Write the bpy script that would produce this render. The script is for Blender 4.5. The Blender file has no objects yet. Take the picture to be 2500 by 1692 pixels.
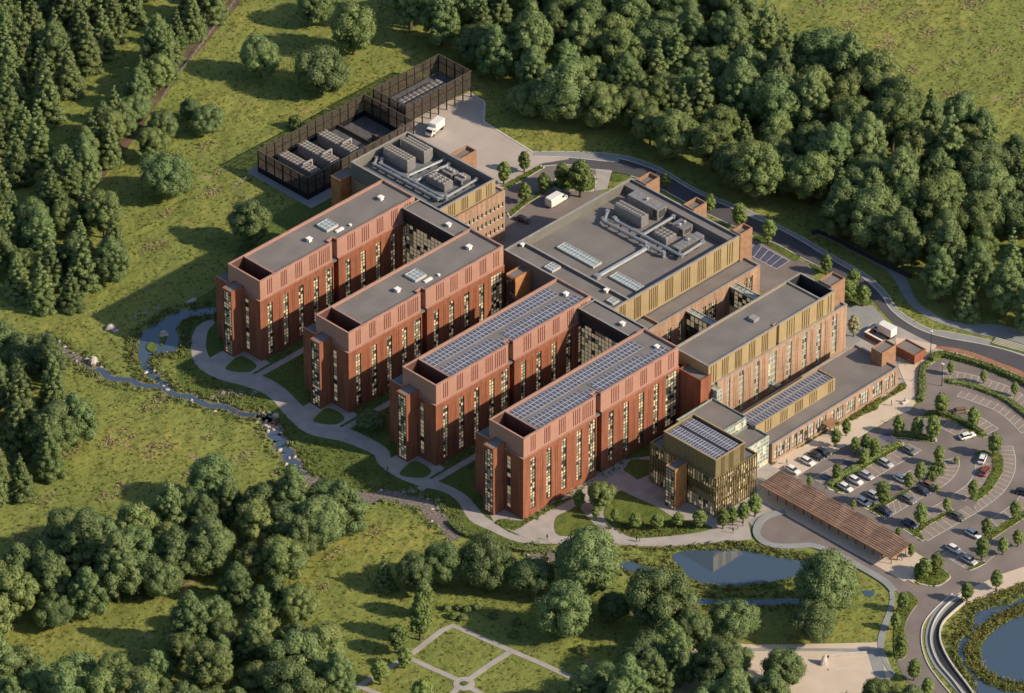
import bpy, math, random
import numpy as np
from mathutils import Vector, Matrix
from mathutils.geometry import tessellate_polygon
R = math.radians
sc = bpy.context.scene
# ------------------------------------------------------------------ camera
AZ, EL, FL, TX, TY, DIST = R(44.575), R(34.781), 14173.35, 51.804, 54.908, 1500.0
fw = np.array([math.cos(AZ)*math.cos(EL), math.sin(AZ)*math.cos(EL), -math.sin(EL)])
rt = np.array([math.sin(AZ), -math.cos(AZ), 0.0])
upv = np.cross(rt, fw)
CAM = np.array([TX, TY, 0.0]) - fw*DIST
cd = bpy.data.cameras.new('camera'); cam = bpy.data.objects.new('camera', cd)
sc.collection.objects.link(cam); sc.camera = cam
cam.matrix_world = Matrix([[rt[0], upv[0], -fw[0], CAM[0]], [rt[1], upv[1], -fw[1], CAM[1]], [rt[2], upv[2], -fw[2], CAM[2]], [0, 0, 0, 1]])
cd.sensor_width = 36; cd.sensor_fit = 'HORIZONTAL'; cd.lens = 36*FL/2500; cd.clip_start = 10; cd.clip_end = 6000
# ------------------------------------------------------------------ world + sun
w = bpy.data.worlds.new('World'); sc.world = w; w.use_nodes = True
nt = w.node_tree; bg = nt.nodes['Background']
sky = nt.nodes.new('ShaderNodeTexSky'); sky.sky_type = 'NISHITA'; sky.sun_disc = False
SEL = R(32.0); SUNV = Vector((0.46*math.cos(SEL), -0.888*math.cos(SEL), math.sin(SEL))).normalized()
sky.sun_elevation = SEL; sky.sun_rotation = math.atan2(0.46, -0.888)
nt.links.new(sky.outputs[0], bg.inputs[0]); bg.inputs[1].default_value = 0.112
sd = bpy.data.lights.new('sun', 'SUN'); sd.energy = 4.7; sd.angle = R(0.9); sd.color = (1.0, 0.83, 0.61)
so = bpy.data.objects.new('sun', sd); sc.collection.objects.link(so)
so.rotation_euler = SUNV.to_track_quat('Z', 'Y').to_euler()
vs = sc.view_settings; vs.view_transform = 'Standard'; vs.look = 'None'; vs.gamma = 1.0; vs.exposure = 0.38
# ------------------------------------------------------------------ helpers
rnd = random.Random(7); rg = np.random.default_rng(7)
COL = sc.collection
K = dict(S=(0, 0, 1), O=(0, 0, 1/1.0757), T=(700, 0, 2.905), B=(1150, 380, 2.905), C=(1600, 520, 3.277), D=(1500, 850, 2.86), F=(1850, 1200, 3.197),
         H=(2000, 760, 4.648), c1=(2100, 820, 5.81), c2=(2100, 1090, 5.81), c3=(1850, 1050, 5.81), c4=(1850, 900, 5.81), c5=(1350, 1130, 3.873),
         c6=(1850, 1400, 3.575), a1=(0, 0, 2.809), a2=(0, 560, 2.76), a3=(0, 1130, 2.734), a4=(800, 1130, 2.734), b2=(1300, 0, 2.809), b3=(1900, 0, 3.745), b4=(1900, 400, 3.147))
def G(k, x, y, z=0.0):
    """survey point (measured in a crop k of the reference) -> true position on the horizontal plane at height z"""
    a, b, s = K[k]; u = a+x/s; v = b+y/s
    d = fw+(u-1250.)/FL*rt-(v-846.)/FL*upv; t = (z-CAM[2])/d[2]
    p = CAM+d*t
    return (float(p[0]), float(p[1]))
def GP(*args, z=0.0):
    k = None; out = []
    for a in args:
        if isinstance(a, str): k = a
        else: out.append(G(k, a[0], a[1], z))
    return out
def smooth(pts, n=5, closed=False):
    P = [np.array(p, float) for p in pts]; m = len(P); out = []
    rng = range(m) if closed else range(m-1)
    for i in rng:
        if closed: p0, p1, p2, p3 = P[i-1], P[i], P[(i+1) % m], P[(i+2) % m]
        else: p0, p1, p2, p3 = P[max(i-1, 0)], P[i], P[i+1], P[min(i+2, m-1)]
        for j in range(n):
            t = j/n
            q = 0.5*((2*p1)+(-p0+p2)*t+(2*p0-5*p1+4*p2-p3)*t*t+(-p0+3*p1-3*p2+p3)*t**3)
            out.append((q[0], q[1]))
    if not closed: out.append(tuple(P[-1]))
    return out
def resample(pts, n):
    P = np.array(pts, float); d = np.r_[0, np.cumsum(np.hypot(*np.diff(P, axis=0).T))]
    t = np.linspace(0, d[-1], n)
    return np.stack([np.interp(t, d, P[:, 0]), np.interp(t, d, P[:, 1])], 1)
def ribbon(pts, wd):
    P = np.array(pts, float); T = np.gradient(P, axis=0); T /= np.linalg.norm(T, axis=1)[:, None]+1e-9
    N = np.stack([-T[:, 1], T[:, 0]], 1)*wd/2
    return [tuple(q) for q in P+N]+[tuple(q) for q in (P-N)[::-1]]
def inpoly(P, poly):
    x, y = P[:, 0], P[:, 1]; c = np.zeros(len(P), bool); q = np.array(poly); n = len(q); j = n-1
    for i in range(n):
        xi, yi, xj, yj = q[i, 0], q[i, 1], q[j, 0], q[j, 1]
        m = ((yi > y) != (yj > y)) & (x < (xj-xi)*(y-yi)/((yj-yi) if yj != yi else 1e-9)+xi)
        c ^= m; j = i
    return c
def setp(o, label=None, cat=None, group=None, kind=None):
    if label: o['label'] = label
    if cat: o['category'] = cat
    if group: o['group'] = group
    if kind: o['kind'] = kind
    return o
def thing(name, label, cat, loc=(0, 0, 0), rz=0, group=None):
    o = bpy.data.objects.new(name, None); COL.objects.link(o); o.location = loc; o.rotation_euler = (0, 0, rz)
    o.empty_display_size = 0.5
    return setp(o, label, cat, group)
def baseof(p):
    v = Vector((0, 0, 0))
    while p is not None: v += p.location; p = p.parent
    return v
def mesh_np(name, V, F, mats, mi=None, parent=None, smooth_=False):
    me = bpy.data.meshes.new(name); V = np.asarray(V, np.float32); F = np.asarray(F, np.int32)
    me.vertices.add(len(V)); me.vertices.foreach_set('co', V.ravel())
    k = F.shape[1]; me.loops.add(F.size); me.loops.foreach_set('vertex_index', F.ravel())
    me.polygons.add(len(F)); me.polygons.foreach_set('loop_start', np.arange(0, F.size, k, dtype=np.int32))
    me.polygons.foreach_set('loop_total', np.full(len(F), k, np.int32))
    if mi is not None: me.polygons.foreach_set('material_index', np.asarray(mi, np.int32))
    if smooth_: me.polygons.foreach_set('use_smooth', np.ones(len(F), bool))
    me.update(calc_edges=True)
    for m in (mats if isinstance(mats, list) else [mats]): me.materials.append(m)
    o = bpy.data.objects.new(name, me); COL.objects.link(o); o.parent = parent
    return o
class MB:
    def __init__(s): s.v = []; s.f = []; s.m = []
    def box(s, x0, x1, y0, y1, z0, z1, m=0):
        if x0 > x1: x0, x1 = x1, x0
        if y0 > y1: y0, y1 = y1, y0
        n = len(s.v)
        s.v += [(x0, y0, z0), (x1, y0, z0), (x1, y1, z0), (x0, y1, z0), (x0, y0, z1), (x1, y0, z1), (x1, y1, z1), (x0, y1, z1)]
        s.f += [(n, n+3, n+2, n+1), (n+4, n+5, n+6, n+7), (n, n+1, n+5, n+4), (n+1, n+2, n+6, n+5), (n+2, n+3, n+7, n+6), (n+3, n, n+4, n+7)]
        s.m += [m]*6; return s
    def face(s, pts, m=0):
        n = len(s.v); s.v += [tuple(p) for p in pts]; s.f.append(tuple(range(n, n+len(pts)))); s.m.append(m); return s
    def prism(s, poly, z0, z1, m=0, mtop=None):
        a = sum(poly[i-1][0]*poly[i][1]-poly[i][0]*poly[i-1][1] for i in range(len(poly)))
        if a < 0: poly = poly[::-1]
        n = len(s.v); k = len(poly)
        s.v += [(p[0], p[1], z0) for p in poly]+[(p[0], p[1], z1) for p in poly]
        tr = tessellate_polygon([[Vector((p[0], p[1], 0)) for p in poly]])
        for t in tr:
            A, B_, C_ = [poly[i] for i in t]
            if (B_[0]-A[0])*(C_[1]-A[1])-(B_[1]-A[1])*(C_[0]-A[0]) < 0: t = t[::-1]
            s.f.append(tuple(n+k+i for i in t)); s.m.append(m if mtop is None else mtop)
        for i in range(k):
            j = (i+1) % k; s.f.append((n+i, n+j, n+k+j, n+k+i)); s.m.append(m)
        return s
    def tube(s, p0, p1, r0, r1=None, n=8, m=0, caps=True):
        r1 = r0 if r1 is None else r1; p0 = Vector(p0); p1 = Vector(p1); d = (p1-p0).normalized()
        a = d.orthogonal().normalized(); b = d.cross(a); k = len(s.v)
        for p, r in ((p0, r0), (p1, r1)):
            for i in range(n):
                t = 2*math.pi*i/n; s.v.append(tuple(p+(a*math.cos(t)+b*math.sin(t))*r))
        for i in range(n):
            j = (i+1) % n; s.f.append((k+i, k+j, k+n+j, k+n+i)); s.m.append(m)
        if caps: s.f.append(tuple(k+n+i for i in range(n))); s.f.append(tuple(k+n-1-i for i in range(n))); s.m += [m, m]
        return s
    def loft(s, rings, m=0, caps=True):
        n = len(rings[0]); k = len(s.v)
        for r in rings: s.v += [tuple(p) for p in r]
        for a in range(len(rings)-1):
            for i in range(n):
                j = (i+1) % n; s.f.append((k+a*n+i, k+a*n+j, k+(a+1)*n+j, k+(a+1)*n+i)); s.m.append(m)
        if caps:
            s.f.append(tuple(k+n-1-i for i in range(n))); e = k+(len(rings)-1)*n; s.f.append(tuple(e+i for i in range(n))); s.m += [m, m]
        return s
    def wire(s, poly, z0, z1, t, m=0):
        return s
    def build(s, name, mats, parent=None, world=False, bev=0, sm=False):
        me = bpy.data.meshes.new(name); off = baseof(parent) if (world and parent is not None) else Vector((0, 0, 0))
        me.from_pydata([(v[0]-off.x, v[1]-off.y, v[2]-off.z) for v in s.v], [], s.f)
        for m in (mats if isinstance(mats, list) else [mats]): me.materials.append(m)
        me.polygons.foreach_set('material_index', s.m)
        if sm: me.polygons.foreach_set('use_smooth', [True]*len(s.f))
        me.update()
        o = bpy.data.objects.new(name, me); COL.objects.link(o); o.parent = parent
        if bev:
            b = o.modifiers.new('b', 'BEVEL'); b.width = bev; b.segments = 2; b.limit_method = 'ANGLE'
        return o
def parapet(mb, x0, x1, y0, y1, z0, z1, t=0.35, m=0):
    mb.box(x0, x1, y0, y0+t, z0, z1, m); mb.box(x0, x1, y1-t, y1, z0, z1, m)
    mb.box(x0, x0+t, y0+t, y1-t, z0, z1, m); mb.box(x1-t, x1, y0+t, y1-t, z0, z1, m)
# ------------------------------------------------------------------ materials
def mat(name, col, rough=0.8, metal=0.0, var=0.12, scale=0.6, bump=0.0, bscale=8.0, emit=None, es=0.0, spec=0.3, col2=None, coord='Object', detail=4.0, trans=0.0):
    m = bpy.data.materials.new(name); m.use_nodes = True; t = m.node_tree; b = t.nodes['Principled BSDF']
    b.inputs['Roughness'].default_value = rough; b.inputs['Metallic'].default_value = metal
    b.inputs['Specular IOR Level'].default_value = spec
    g = t.nodes.new('ShaderNodeTexCoord'); nz = t.nodes.new('ShaderNodeTexNoise'); nz.inputs['Scale'].default_value = scale; nz.inputs['Detail'].default_value = detail
    t.links.new(g.outputs[coord], nz.inputs['Vector'])
    cr = t.nodes.new('ShaderNodeValToRGB'); c2 = col2 or tuple(c*(1-var) for c in col); c1 = col if col2 else tuple(min(1, c*(1+var)) for c in col)
    cr.color_ramp.elements[0].position = 0.32; cr.color_ramp.elements[1].position = 0.68
    cr.color_ramp.elements[0].color = (*c2, 1); cr.color_ramp.elements[1].color = (*c1, 1)
    t.links.new(nz.outputs['Fac'], cr.inputs['Fac']); t.links.new(cr.outputs['Color'], b.inputs['Base Color'])
    if bump:
        n2 = t.nodes.new('ShaderNodeTexNoise'); n2.inputs['Scale'].default_value = bscale; n2.inputs['Detail'].default_value = 6
        t.links.new(g.outputs[coord], n2.inputs['Vector'])
        bp = t.nodes.new('ShaderNodeBump'); bp.inputs['Strength'].default_value = min(1, bump); bp.inputs['Distance'].default_value = max(.05, bump*0.3)
        t.links.new(n2.outputs['Fac'], bp.inputs['Height']); t.links.new(bp.outputs['Normal'], b.inputs['Normal'])
    if emit: b.inputs['Emission Color'].default_value = (*emit, 1); b.inputs['Emission Strength'].default_value = es
    return m
def ramp2(t, fac, c1, c2, p1=0.4, p2=0.6):
    cr = t.nodes.new('ShaderNodeValToRGB'); cr.color_ramp.elements[0].position = p1; cr.color_ramp.elements[1].position = p2
    cr.color_ramp.elements[0].color = (*c1, 1); cr.color_ramp.elements[1].color = (*c2, 1); t.links.new(fac, cr.inputs['Fac']); return cr
def mixc(t, f, a, b):
    m = t.nodes.new('ShaderNodeMix'); m.data_type = 'RGBA'
    if isinstance(f, float): m.inputs[0].default_value = f
    else: t.links.new(f, m.inputs[0])
    t.links.new(a, m.inputs[6]); t.links.new(b, m.inputs[7]); return m.outputs[2]
def brick_mat(name, c1, c2, mortar, bw=1.1, bh=0.35, mxb=.45):
    m = mat(name, c1, 0.85, var=0.25, scale=0.25); t = m.node_tree; b = t.nodes['Principled BSDF']
    g = t.nodes.new('ShaderNodeTexCoord'); sx = t.nodes.new('ShaderNodeSeparateXYZ'); t.links.new(g.outputs['Object'], sx.inputs[0])
    ad = t.nodes.new('ShaderNodeMath'); ad.operation = 'ADD'; t.links.new(sx.outputs[0], ad.inputs[0]); t.links.new(sx.outputs[1], ad.inputs[1])
    cb = t.nodes.new('ShaderNodeCombineXYZ'); t.links.new(ad.outputs[0], cb.inputs[0]); t.links.new(sx.outputs[2], cb.inputs[1])
    br = t.nodes.new('ShaderNodeTexBrick'); br.inputs['Scale'].default_value = 1.0; br.inputs['Brick Width'].default_value = bw; br.inputs['Row Height'].default_value = bh
    br.inputs['Mortar Size'].default_value = 0.03; br.inputs['Color1'].default_value = (*c1, 1); br.inputs['Color2'].default_value = (*c2, 1); br.inputs['Mortar'].default_value = (*mortar, 1)
    t.links.new(cb.outputs[0], br.inputs['Vector'])
    old = [l.from_socket for l in t.links if l.to_socket == b.inputs['Base Color']][0]
    # vertical weather streaks with their own shape
    mp = t.nodes.new('ShaderNodeMapping'); mp.inputs['Scale'].default_value = (0.9, 0.9, 0.07); t.links.new(g.outputs['Object'], mp.inputs[0])
    nz = t.nodes.new('ShaderNodeTexNoise'); nz.inputs['Scale'].default_value = 1.2; nz.inputs['Detail'].default_value = 5; t.links.new(mp.outputs[0], nz.inputs['Vector'])
    st = ramp2(t, nz.outputs['Fac'], tuple(c*0.55 for c in c1), tuple(min(1, c*1.25) for c in c1), 0.33, 0.62)
    x = mixc(t, 1-mxb, br.outputs['Color'], old); x = mixc(t, 0.5, x, st.outputs['Color'])
    t.links.new(x, b.inputs['Base Color'])
    return m
def leafmat(name, c1, c2, tr=0.25, hv=0.045):
    m = bpy.data.materials.new(name); m.use_nodes = True; t = m.node_tree; b = t.nodes['Principled BSDF']; out = t.nodes['Material Output']
    b.inputs['Roughness'].default_value = 0.65; b.inputs['Specular IOR Level'].default_value = 0.25
    g = t.nodes.new('ShaderNodeTexCoord'); nz = t.nodes.new('ShaderNodeTexNoise'); nz.inputs['Scale'].default_value = 0.9; nz.inputs['Detail'].default_value = 6
    t.links.new(g.outputs['Object'], nz.inputs['Vector']); cr = ramp2(t, nz.outputs['Fac'], c1, c2, 0.35, 0.65)
    oi = t.nodes.new('ShaderNodeObjectInfo'); hs = t.nodes.new('ShaderNodeHueSaturation')
    mr = t.nodes.new('ShaderNodeMapRange'); mr.inputs[3].default_value = 0.5-hv*0.25; mr.inputs[4].default_value = 0.5+hv*0.2; t.links.new(oi.outputs['Random'], mr.inputs[0])
    m2 = t.nodes.new('ShaderNodeMath'); m2.operation = 'FRACT'; m3 = t.nodes.new('ShaderNodeMath'); m3.operation = 'MULTIPLY'; m3.inputs[1].default_value = 7.31
    t.links.new(oi.outputs['Random'], m3.inputs[0]); t.links.new(m3.outputs[0], m2.inputs[0])
    mv = t.nodes.new('ShaderNodeMapRange'); mv.inputs[3].default_value = 0.78; mv.inputs[4].default_value = 1.25; t.links.new(m2.outputs[0], mv.inputs[0])
    t.links.new(mr.outputs[0], hs.inputs['Hue']); t.links.new(mv.outputs[0], hs.inputs['Value']); t.links.new(cr.outputs['Color'], hs.inputs['Color'])
    t.links.new(hs.outputs['Color'], b.inputs['Base Color'])
    if tr:
        tl = t.nodes.new('ShaderNodeBsdfTranslucent'); mx = t.nodes.new('ShaderNodeMixShader'); mx.inputs[0].default_value = tr
        t.links.new(hs.outputs['Color'], tl.inputs[0]); t.links.new(b.outputs[0], mx.inputs[1]); t.links.new(tl.outputs[0], mx.inputs[2]); t.links.new(mx.outputs[0], out.inputs[0])
    return m
def meadow_mat(name, ga, gb, yel, dry, dryp=0.66, bump=0.65):
    m = bpy.data.materials.new(name); m.use_nodes = True; t = m.node_tree; b = t.nodes['Principled BSDF']; b.inputs['Roughness'].default_value = 0.95; b.inputs['Specular IOR Level'].default_value = 0.1
    g = t.nodes.new('ShaderNodeTexCoord')
    def N(s, d=5, ro=0.55):
        n = t.nodes.new('ShaderNodeTexNoise'); n.inputs['Scale'].default_value = s; n.inputs['Detail'].default_value = d; n.inputs['Roughness'].default_value = ro; t.links.new(g.outputs['Object'], n.inputs['Vector']); return n.outputs['Fac']
    base = ramp2(t, N(0.05), ga, gb, 0.35, 0.62).outputs['Color']
    fine = ramp2(t, N(0.9, 8, 0.7), tuple(c*0.62 for c in ga), tuple(min(1, c*1.25) for c in gb), 0.3, 0.7).outputs['Color']
    x = mixc(t, 0.5, base, fine)
    yn = t.nodes.new('ShaderNodeMath'); yn.operation = 'MULTIPLY'; r1 = ramp2(t, N(0.028, 4), (0, 0, 0), (1, 1, 1), 0.5, 0.62); r2 = ramp2(t, N(0.6, 4), (0, 0, 0), (1, 1, 1), 0.4, 0.7)
    t.links.new(r1.outputs[0], yn.inputs[0]); t.links.new(r2.outputs[0], yn.inputs[1])
    yc = t.nodes.new('ShaderNodeRGB'); yc.outputs[0].default_value = (*yel, 1); x = mixc(t, yn.outputs[0], x, yc.outputs[0])
    dn = t.nodes.new('ShaderNodeMath'); dn.operation = 'MULTIPLY'; r3 = ramp2(t, N(0.11, 3), (0, 0, 0), (1, 1, 1), dryp, dryp+0.05); r4 = ramp2(t, N(1.6, 4), (0, 0, 0), (1, 1, 1), 0.42, 0.55)
    t.links.new(r3.outputs[0], dn.inputs[0]); t.links.new(r4.outputs[0], dn.inputs[1])
    dc = t.nodes.new('ShaderNodeRGB'); dc.outputs[0].default_value = (*dry, 1); x = mixc(t, dn.outputs[0], x, dc.outputs[0])
    t.links.new(x, b.inputs['Base Color'])
    bp = t.nodes.new('ShaderNodeBump'); bp.inputs['Strength'].default_value = bump; bp.inputs['Distance'].default_value = 0.5
    t.links.new(N(1.0, 8, 0.75), bp.inputs['Height']); b2 = t.nodes.new('ShaderNodeBump'); b2.inputs['Strength'].default_value = 0.55; b2.inputs['Distance'].default_value = 2.5
    t.links.new(N(0.16, 3, 0.5), b2.inputs['Height']); t.links.new(b2.outputs['Normal'], bp.inputs['Normal']); t.links.new(bp.outputs['Normal'], b.inputs['Normal'])
    return m
def seams(m, period, wd, k, axis='xy', off=0.0):
    t = m.node_tree; b = t.nodes['Principled BSDF']; old = [l.from_socket for l in t.links if l.to_socket == b.inputs['Base Color']][0]
    g = t.nodes.new('ShaderNodeTexCoord'); sx = t.nodes.new('ShaderNodeSeparateXYZ'); t.links.new(g.outputs['Object'], sx.inputs[0])
    a = t.nodes.new('ShaderNodeMath'); a.operation = 'ADD'
    if axis == 'xy': t.links.new(sx.outputs[0], a.inputs[0]); t.links.new(sx.outputs[1], a.inputs[1])
    else: t.links.new(sx.outputs[{'x': 0, 'y': 1, 'z': 2}[axis]], a.inputs[0]); a.inputs[1].default_value = off
    p = t.nodes.new('ShaderNodeMath'); p.operation = 'PINGPONG'; p.inputs[1].default_value = period/2; t.links.new(a.outputs[0], p.inputs[0])
    c = t.nodes.new('ShaderNodeMath'); c.operation = 'LESS_THAN'; c.inputs[1].default_value = wd/2; t.links.new(p.outputs[0], c.inputs[0])
    mm = t.nodes.new('ShaderNodeMix'); mm.data_type = 'RGBA'; mm.blend_type = 'MULTIPLY'; t.links.new(c.outputs[0], mm.inputs[0]); t.links.new(old, mm.inputs[6]); mm.inputs[7].default_value = (k, k, k, 1)
    t.links.new(mm.outputs[2], b.inputs['Base Color'])
M = {}
M['brick'] = brick_mat('red_brick', (0.25, 0.092, 0.05), (0.175, 0.058, 0.034), (0.25, 0.13, 0.09))
M['brickd'] = mat('brick_reveal', (0.20, 0.06, 0.035), 0.9)
M['buff'] = brick_mat('buff_brick', (0.36, 0.235, 0.16), (0.215, 0.125, 0.088), (0.34, 0.27, 0.2), 1.0, 0.55, .75)
M['pink'] = mat('terracotta_cladding', (0.36, 0.20, 0.152), 0.6, 0.0, 0.05, 0.3)
M['pinkd'] = mat('terracotta_fin', (0.17, 0.055, 0.045), 0.6)
M['pinkc'] = mat('terracotta_coping', (0.33, 0.195, 0.155), 0.6)
M['gold'] = mat('bronze_cladding', (0.39, 0.30, 0.165), 0.5, 0.2, 0.06, 0.3)
M['goldd'] = mat('bronze_fin', (0.12, 0.08, 0.035), 0.5, 0.2)
M['greyolive'] = mat('grey_olive_panel', (0.16, 0.155, 0.135), 0.6, 0.1, 0.08)
M['bfin'] = mat('dark_bronze_fin', (0.24, 0.17, 0.07), 0.5, 0.25)
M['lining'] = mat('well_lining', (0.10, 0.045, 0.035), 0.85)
M['skyf'] = mat('skylight_frame', (0.42, 0.41, 0.38), 0.5)
M['olive'] = mat('olive_cladding', (0.22, 0.185, 0.10), 0.45, 0.3, 0.12, 0.8)
M['dmetal'] = mat('dark_metal', (0.045, 0.047, 0.05), 0.5, 0.3)
M['black'] = mat('black_steel', (0.02, 0.02, 0.023), 0.5, 0.3)
M['deck'] = mat('deck_grey', (0.085, 0.085, 0.09), 0.8, var=.2)
M['mesh'] = mat('bronze_mesh_panel', (0.095, 0.077, 0.06), 0.6, 0.2, 0.35, 1.5)
M['roof'] = mat('roof_membrane', (0.165, 0.152, 0.146), 0.85, var=0.12, scale=0.16, bump=0.03, bscale=3)
M['roofb'] = mat('roof_membrane_slate', (0.13, 0.14, 0.15), 0.8, var=0.1, scale=0.2)
M['cope'] = mat('metal_coping', (0.30, 0.29, 0.28), 0.5, 0.2)
M['frame'] = mat('window_frame', (0.045, 0.045, 0.04), 0.5, 0.2)
M['wframe'] = mat('pale_window_frame', (0.55, 0.55, 0.5), 0.5)
M['g1'] = mat('glass_dark', (0.055, 0.06, 0.055), 0.08, 0, 0.3, 0.5, spec=0.8)
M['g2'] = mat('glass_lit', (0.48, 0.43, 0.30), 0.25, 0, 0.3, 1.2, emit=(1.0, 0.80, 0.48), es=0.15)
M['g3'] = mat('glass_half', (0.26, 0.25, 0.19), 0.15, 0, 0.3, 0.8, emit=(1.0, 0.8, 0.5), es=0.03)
M['gg'] = mat('glass_green', (0.22, 0.27, 0.235), 0.1, 0, 0.4, 0.7, spec=0.9)
M['gskylight'] = mat('skylight_glass', (0.28, 0.36, 0.40), 0.12, 0, 0.1, 1, spec=0.9)
M['white'] = mat('white_trim', (0.72, 0.70, 0.66), 0.5)
M['orange'] = mat('weathered_steel', (0.38, 0.18, 0.07), 0.7, 0.0, 0.18, 0.5)
M['brown'] = mat('brown_brick_panel', (0.27, 0.155, 0.095), 0.8, var=0.15)
M['hvac'] = mat('hvac_casing', (0.27, 0.26, 0.255), 0.5, 0.4, 0.12, 0.8)
M['hvacd'] = mat('hvac_dark', (0.06, 0.06, 0.06), 0.6)
M['hvacl'] = mat('hvac_fan_ring', (0.42, 0.39, 0.36), 0.5, 0.3)
M['duct'] = mat('galvanised_duct', (0.40, 0.42, 0.43), 0.38, 0.6, 0.08)
M['cell'] = mat('solar_cell', (0.095, 0.095, 0.125), 0.25, 0.1, 0.15, 0.8, spec=0.6)
M['cellf'] = mat('solar_frame', (0.50, 0.50, 0.52), 0.4, 0.4)
M['asph'] = mat('asphalt_warm', (0.175, 0.152, 0.142), 0.9, var=0.16, scale=0.13, bump=0.05, bscale=6)
M['bayp'] = mat('bay_paving', (0.225, 0.19, 0.17), 0.9, var=0.1, scale=0.25)
M['asphd'] = mat('asphalt_road', (0.075, 0.075, 0.085), 0.9, var=0.12, scale=0.1, bump=0.05, bscale=6)
M['pave'] = mat('path_paving', (0.33, 0.305, 0.29), 0.85, var=0.12, scale=0.3, bump=0.03, bscale=5)
M['paveb'] = mat('pale_paving', (0.50, 0.42, 0.34), 0.85, var=0.06, scale=0.2, bump=0.03, bscale=5)
M['yard'] = mat('yard_concrete', (0.38, 0.335, 0.30), 0.85, var=0.06, scale=0.12)
M['foot'] = mat('footway_concrete', (0.24, 0.25, 0.255), 0.85, var=0.1, scale=0.2)
M['kerb'] = mat('kerb_stone', (0.50, 0.46, 0.42), 0.8, var=0.08)
M['redlane'] = mat('red_cycle_lane', (0.29, 0.14, 0.10), 0.9)
M['blueb'] = mat('blue_bay', (0.07, 0.075, 0.13), 0.85)
M['line'] = mat('white_marking', (0.50, 0.47, 0.43), 0.7, var=0.25, scale=2)
M['tan'] = mat('tan_pavers', (0.42, 0.27, 0.18), 0.85, var=0.1, scale=0.4)
M['dirt'] = mat('dirt_track', (0.12, 0.085, 0.06), 0.95, var=0.3, scale=0.3, bump=0.2, bscale=3)
M['gravel'] = mat('stream_gravel', (0.16, 0.14, 0.125), 0.9, var=0.5, scale=1.8, bump=0.5, bscale=3)
M['rock'] = mat('pale_rock', (0.40, 0.36, 0.33), 0.9, var=0.3, scale=1.5, bump=0.3, bscale=4)
M['wood'] = mat('timber_slats', (0.225, 0.145, 0.105), 0.75, var=0.22, scale=0.5)
M['bark'] = mat('bark', (0.10, 0.075, 0.055), 0.95, var=0.3, scale=2)
M['tyre'] = mat('tyre_rubber', (0.02, 0.02, 0.02), 0.9)
M['carglass'] = mat('car_glass', (0.02, 0.025, 0.03), 0.08, spec=0.8)
M['lamp'] = mat('headlamp', (0.75, 0.75, 0.7), 0.2)
M['tail'] = mat('tail_lamp', (0.4, 0.02, 0.02), 0.3)
for n, c in dict(cwhite=(0.74, 0.73, 0.70), csilver=(0.45, 0.46, 0.47), cblack=(0.03, 0.03, 0.035), cnavy=(0.03, 0.045, 0.09), cbrown=(0.20, 0.13, 0.08), cred=(0.22, 0.05, 0.04), cgrey=(0.18, 0.18, 0.19), colive=(0.12, 0.115, 0.09)).items():
    M[n] = mat('paint_'+n[1:], c, 0.25, 0.1, 0.03, spec=0.6)
M['leafA'] = leafmat('leaf_green', (0.095, 0.15, 0.055), (0.185, 0.245, 0.095))
M['leafB'] = leafmat('leaf_olive', (0.115, 0.165, 0.053), (0.22, 0.26, 0.092))
M['leafC'] = leafmat('leaf_conifer', (0.085, 0.13, 0.048), (0.18, 0.225, 0.08), 0.15)
M['leafY'] = leafmat('leaf_young', (0.12, 0.17, 0.05), (0.20, 0.26, 0.075))
M['leafP'] = leafmat('leaf_pale', (0.25, 0.25, 0.13), (0.36, 0.33, 0.2))
M['tuft'] = leafmat('grass_tuft', (0.09, 0.125, 0.02), (0.17, 0.19, 0.03), 0.3)
M['reed'] = leafmat('reed', (0.10, 0.115, 0.03), (0.22, 0.19, 0.06), 0.3)
M['heather'] = leafmat('heather', (0.30, 0.23, 0.16), (0.42, 0.34, 0.24), 0.2)
M['flower'] = leafmat('pale_flower', (0.42, 0.42, 0.38), (0.6, 0.58, 0.5), 0.2)
M['meadow'] = meadow_mat('meadow', (0.135, 0.17, 0.045), (0.215, 0.24, 0.066), (0.29, 0.26, 0.07), (0.30, 0.22, 0.15))
M['lawn'] = meadow_mat('lawn', (0.072, 0.108, 0.028), (0.108, 0.148, 0.038), (0.13, 0.14, 0.03), (0.16, 0.13, 0.08), 0.7, 0.5)
seams(M['gold'], .95, .16, .78); seams(M['pink'], 1.2, .12, .85); seams(M['pink'], 2.4, .12, .86, 'z'); seams(M['roof'], 2.1, .12, .90, 'x'); seams(M['roofb'], 2.1, .12, .9, 'x'); seams(M['brick'], 3.3, .14, .86, 'z', .6); seams(M['greyolive'], 1.4, .12, .85); seams(M['wood'], 1.3, .3, .72, 'x'); seams(M['tan'], 3.0, .15, .8, 'x'); seams(M['paveb'], 4.2, .12, .9, 'x'); seams(M['yard'], 6.0, .12, .88, 'x'); seams(M['yard'], 6.0, .12, .88, 'y'); seams(M['foot'], 3.0, .12, .88, 'y')
wm = bpy.data.materials.new('water'); wm.use_nodes = True; t = wm.node_tree; b = t.nodes['Principled BSDF']
b.inputs['Base Color'].default_value = (0.05, 0.08, 0.115, 1); b.inputs['Roughness'].default_value = 0.04; b.inputs['Specular IOR Level'].default_value = 1.0; b.inputs['IOR'].default_value = 1.6  # blue base colour imitates the sky reflected in the water
g = t.nodes.new('ShaderNodeTexCoord'); n2 = t.nodes.new('ShaderNodeTexNoise'); n2.inputs['Scale'].default_value = 0.7; n2.inputs['Detail'].default_value = 3
bp = t.nodes.new('ShaderNodeBump'); bp.inputs['Strength'].default_value = 0.05; bp.inputs['Distance'].default_value = 0.1
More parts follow.
